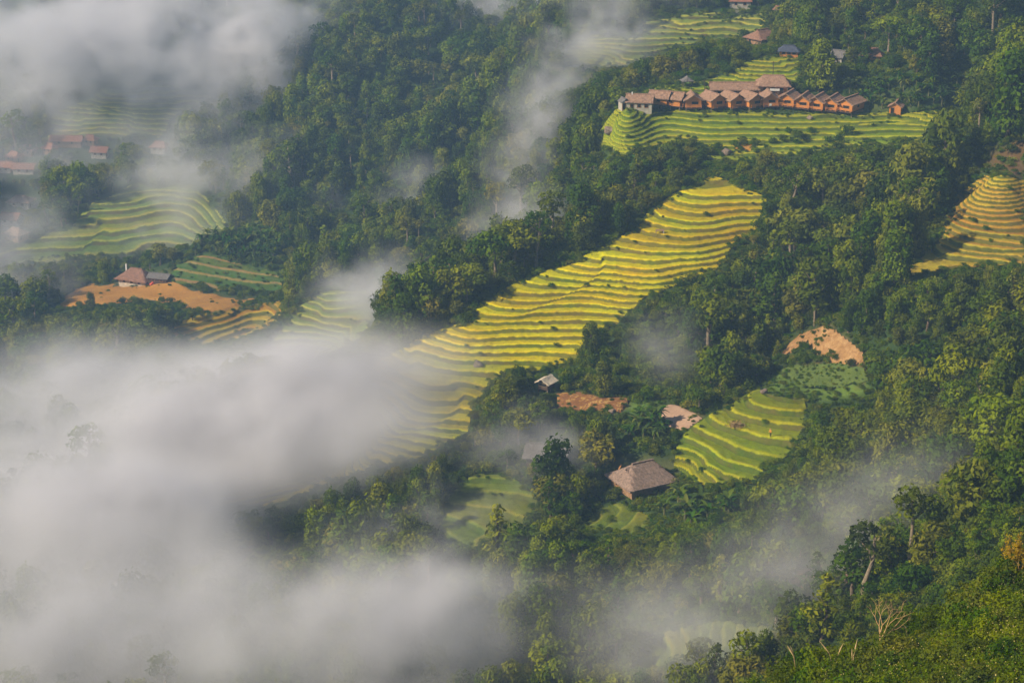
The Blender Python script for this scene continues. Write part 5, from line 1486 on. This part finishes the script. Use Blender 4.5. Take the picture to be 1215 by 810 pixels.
    L(vc.outputs[0], sm.inputs[0]); L(sm.outputs[0], go.inputs[0])
    md = o.modifiers.new('fog', 'NODES'); md.node_group = ng
    vol.materials.append(M['fog'])
    print(name, 'voxels', [int(t) for t in (hi - lo) / voxel])
    return o
if FOG:
    fog_volume('fog_bank', 'thick white fog bank filling the valley below the orange field', [
        puff(60, 465, 30, 90, 45, 1.0), puff(150, 458, 30, 90, 38, 2.4), puff(270, 462, 28, 90, 40, 2.8), puff(355, 462, 22, 70, 38, 2.2), puff(420, 470, 16, 55, 45, 1.0), puff(400, 425, 20, 60, 26, 1.0), puff(400, 515, 16, 60, 40, 1.1),
        puff(110, 530, 28, 110, 50, 1.8), puff(230, 525, 24, 100, 50, 2.4), puff(340, 520, 18, 75, 45, 1.6), puff(30, 640, 30, 90, 70, 1.6), puff(150, 630, 30, 100, 60, 1.7), puff(220, 590, 26, 70, 40, 1.1), puff(80, 650, 30, 110, 50, 1.5), puff(20, 580, 30, 60, 50, 0.8), puff(250, 690, 30, 80, 50, 0.7),
        puff(480, 510, 12, 55, 50, 0.55), puff(520, 450, 10, 50, 36, 0.35), puff(420, 545, 14, 60, 36, 0.6), puff(40, 740, 34, 120, 80, 1.3), puff(170, 730, 34, 110, 70, 1.3), puff(300, 760, 34, 90, 50, 1.1), puff(400, 740, 30, 80, 60, 0.8), puff(480, 425, 14, 60, 30, 0.45)], 1.7, 0.027, 7.0, 0.45)
    fog_volume('fog_wisps', 'torn fog wisps rising out of the ravine behind the yellow spur', [
        puff(440, 350, 20, 55, 36, 1.2), puff(475, 375, 16, 50, 26, 1.0), puff(400, 330, 20, 40, 30, 0.3), puff(500, 240, 16, 30, 40, 0.9), puff(640, 285, 18, 36, 40, 0.9), puff(590, 290, 16, 40, 34, 0.6), puff(620, 220, 16, 45, 35, 0.6),
        puff(640, 140, 20, 36, 50, 0.6), puff(670, 100, 18, 40, 30, 0.45), puff(700, 40, 24, 70, 40, 0.8), puff(650, 15, 30, 90, 24, 0.9), puff(760, 5, 26, 50, 14, 0.7), puff(390, 235, 16, 30, 20, 0.2)], 2.0, 0.036, 9.0)
    fog_volume('fog_cloud', 'high pale cloud of fog hiding the far village slope', [
        puff(110, 58, 40, 130, 42, 0.9), puff(30, 50, 40, 100, 50, 0.9), puff(180, 40, 50, 120, 40, 0.9), puff(330, 40, 50, 70, 45, 0.9), puff(280, 80, 40, 70, 45, 0.6), puff(20, 130, 30, 80, 30, 0.35), puff(250, 180, 30, 70, 40, 0.28),
        puff(200, 215, 26, 80, 26, 0.35), puff(60, 290, 24, 70, 30, 0.40), puff(30, 330, 30, 60, 40, 0.45), puff(300, 200, 30, 50, 40, 0.3), puff(80, 180, 26, 110, 40, 0.28), puff(20, 240, 26, 60, 50, 0.25), puff(150, 260, 26, 110, 40, 0.35), puff(160, 120, 26, 110, 40, 0.15), puff(380, 15, 40, 50, 30, 0.35)], 2.6, 0.022, 9.0)
    fog_volume('fog_veil', 'thin grey brown fog drifting through the hollow below the farmhouse', [
        puff(500, 745, 26, 75, 50, 1.6), puff(430, 785, 26, 90, 50, 0.9), puff(600, 510, 12, 36, 26, 0.8), puff(630, 535, 12, 44, 24, 0.8), puff(600, 720, 22, 90, 50, 0.25), puff(730, 740, 24, 110, 60, 0.18), puff(870, 720, 30, 110, 60, 0.26), puff(840, 775, 26, 90, 50, 0.34), puff(760, 780, 26, 80, 50, 0.25), puff(1040, 610, 30, 80, 50, 0.22), puff(960, 660, 30, 90, 50, 0.22),
        puff(950, 600, 22, 90, 36, 0.22), puff(790, 420, 14, 45, 40, 0.3), puff(1120, 560, 30, 90, 60, 0.16), puff(450, 640, 18, 90, 50, 0.26), puff(575, 600, 14, 55, 40, 1.1), puff(650, 545, 10, 40, 26, 0.25)], 1.8, 0.034, 8.6)
    zb, zt = float(GH.min()) - 1.0, float(max(GH.max(), 3.0)) + 3.0
    bm = bmesh.new(); bmesh.ops.create_cube(bm, size=1.0)
    me = bpy.data.meshes.new('haze'); bm.to_mesh(me); bm.free()
    hz = obj('haze', me, M['haze'], None, ((gx[0] + gx[-1]) / 2, (gy[0] + gy[-1]) / 2, (zb + zt) / 2), 0, (gx[-1] - gx[0] + 4, gy[-1] - gy[0] + 4, zt - zb))
    hz['kind'] = 'stuff'; hz['label'] = 'pale blue haze filling the valley air'; hz['category'] = 'haze'
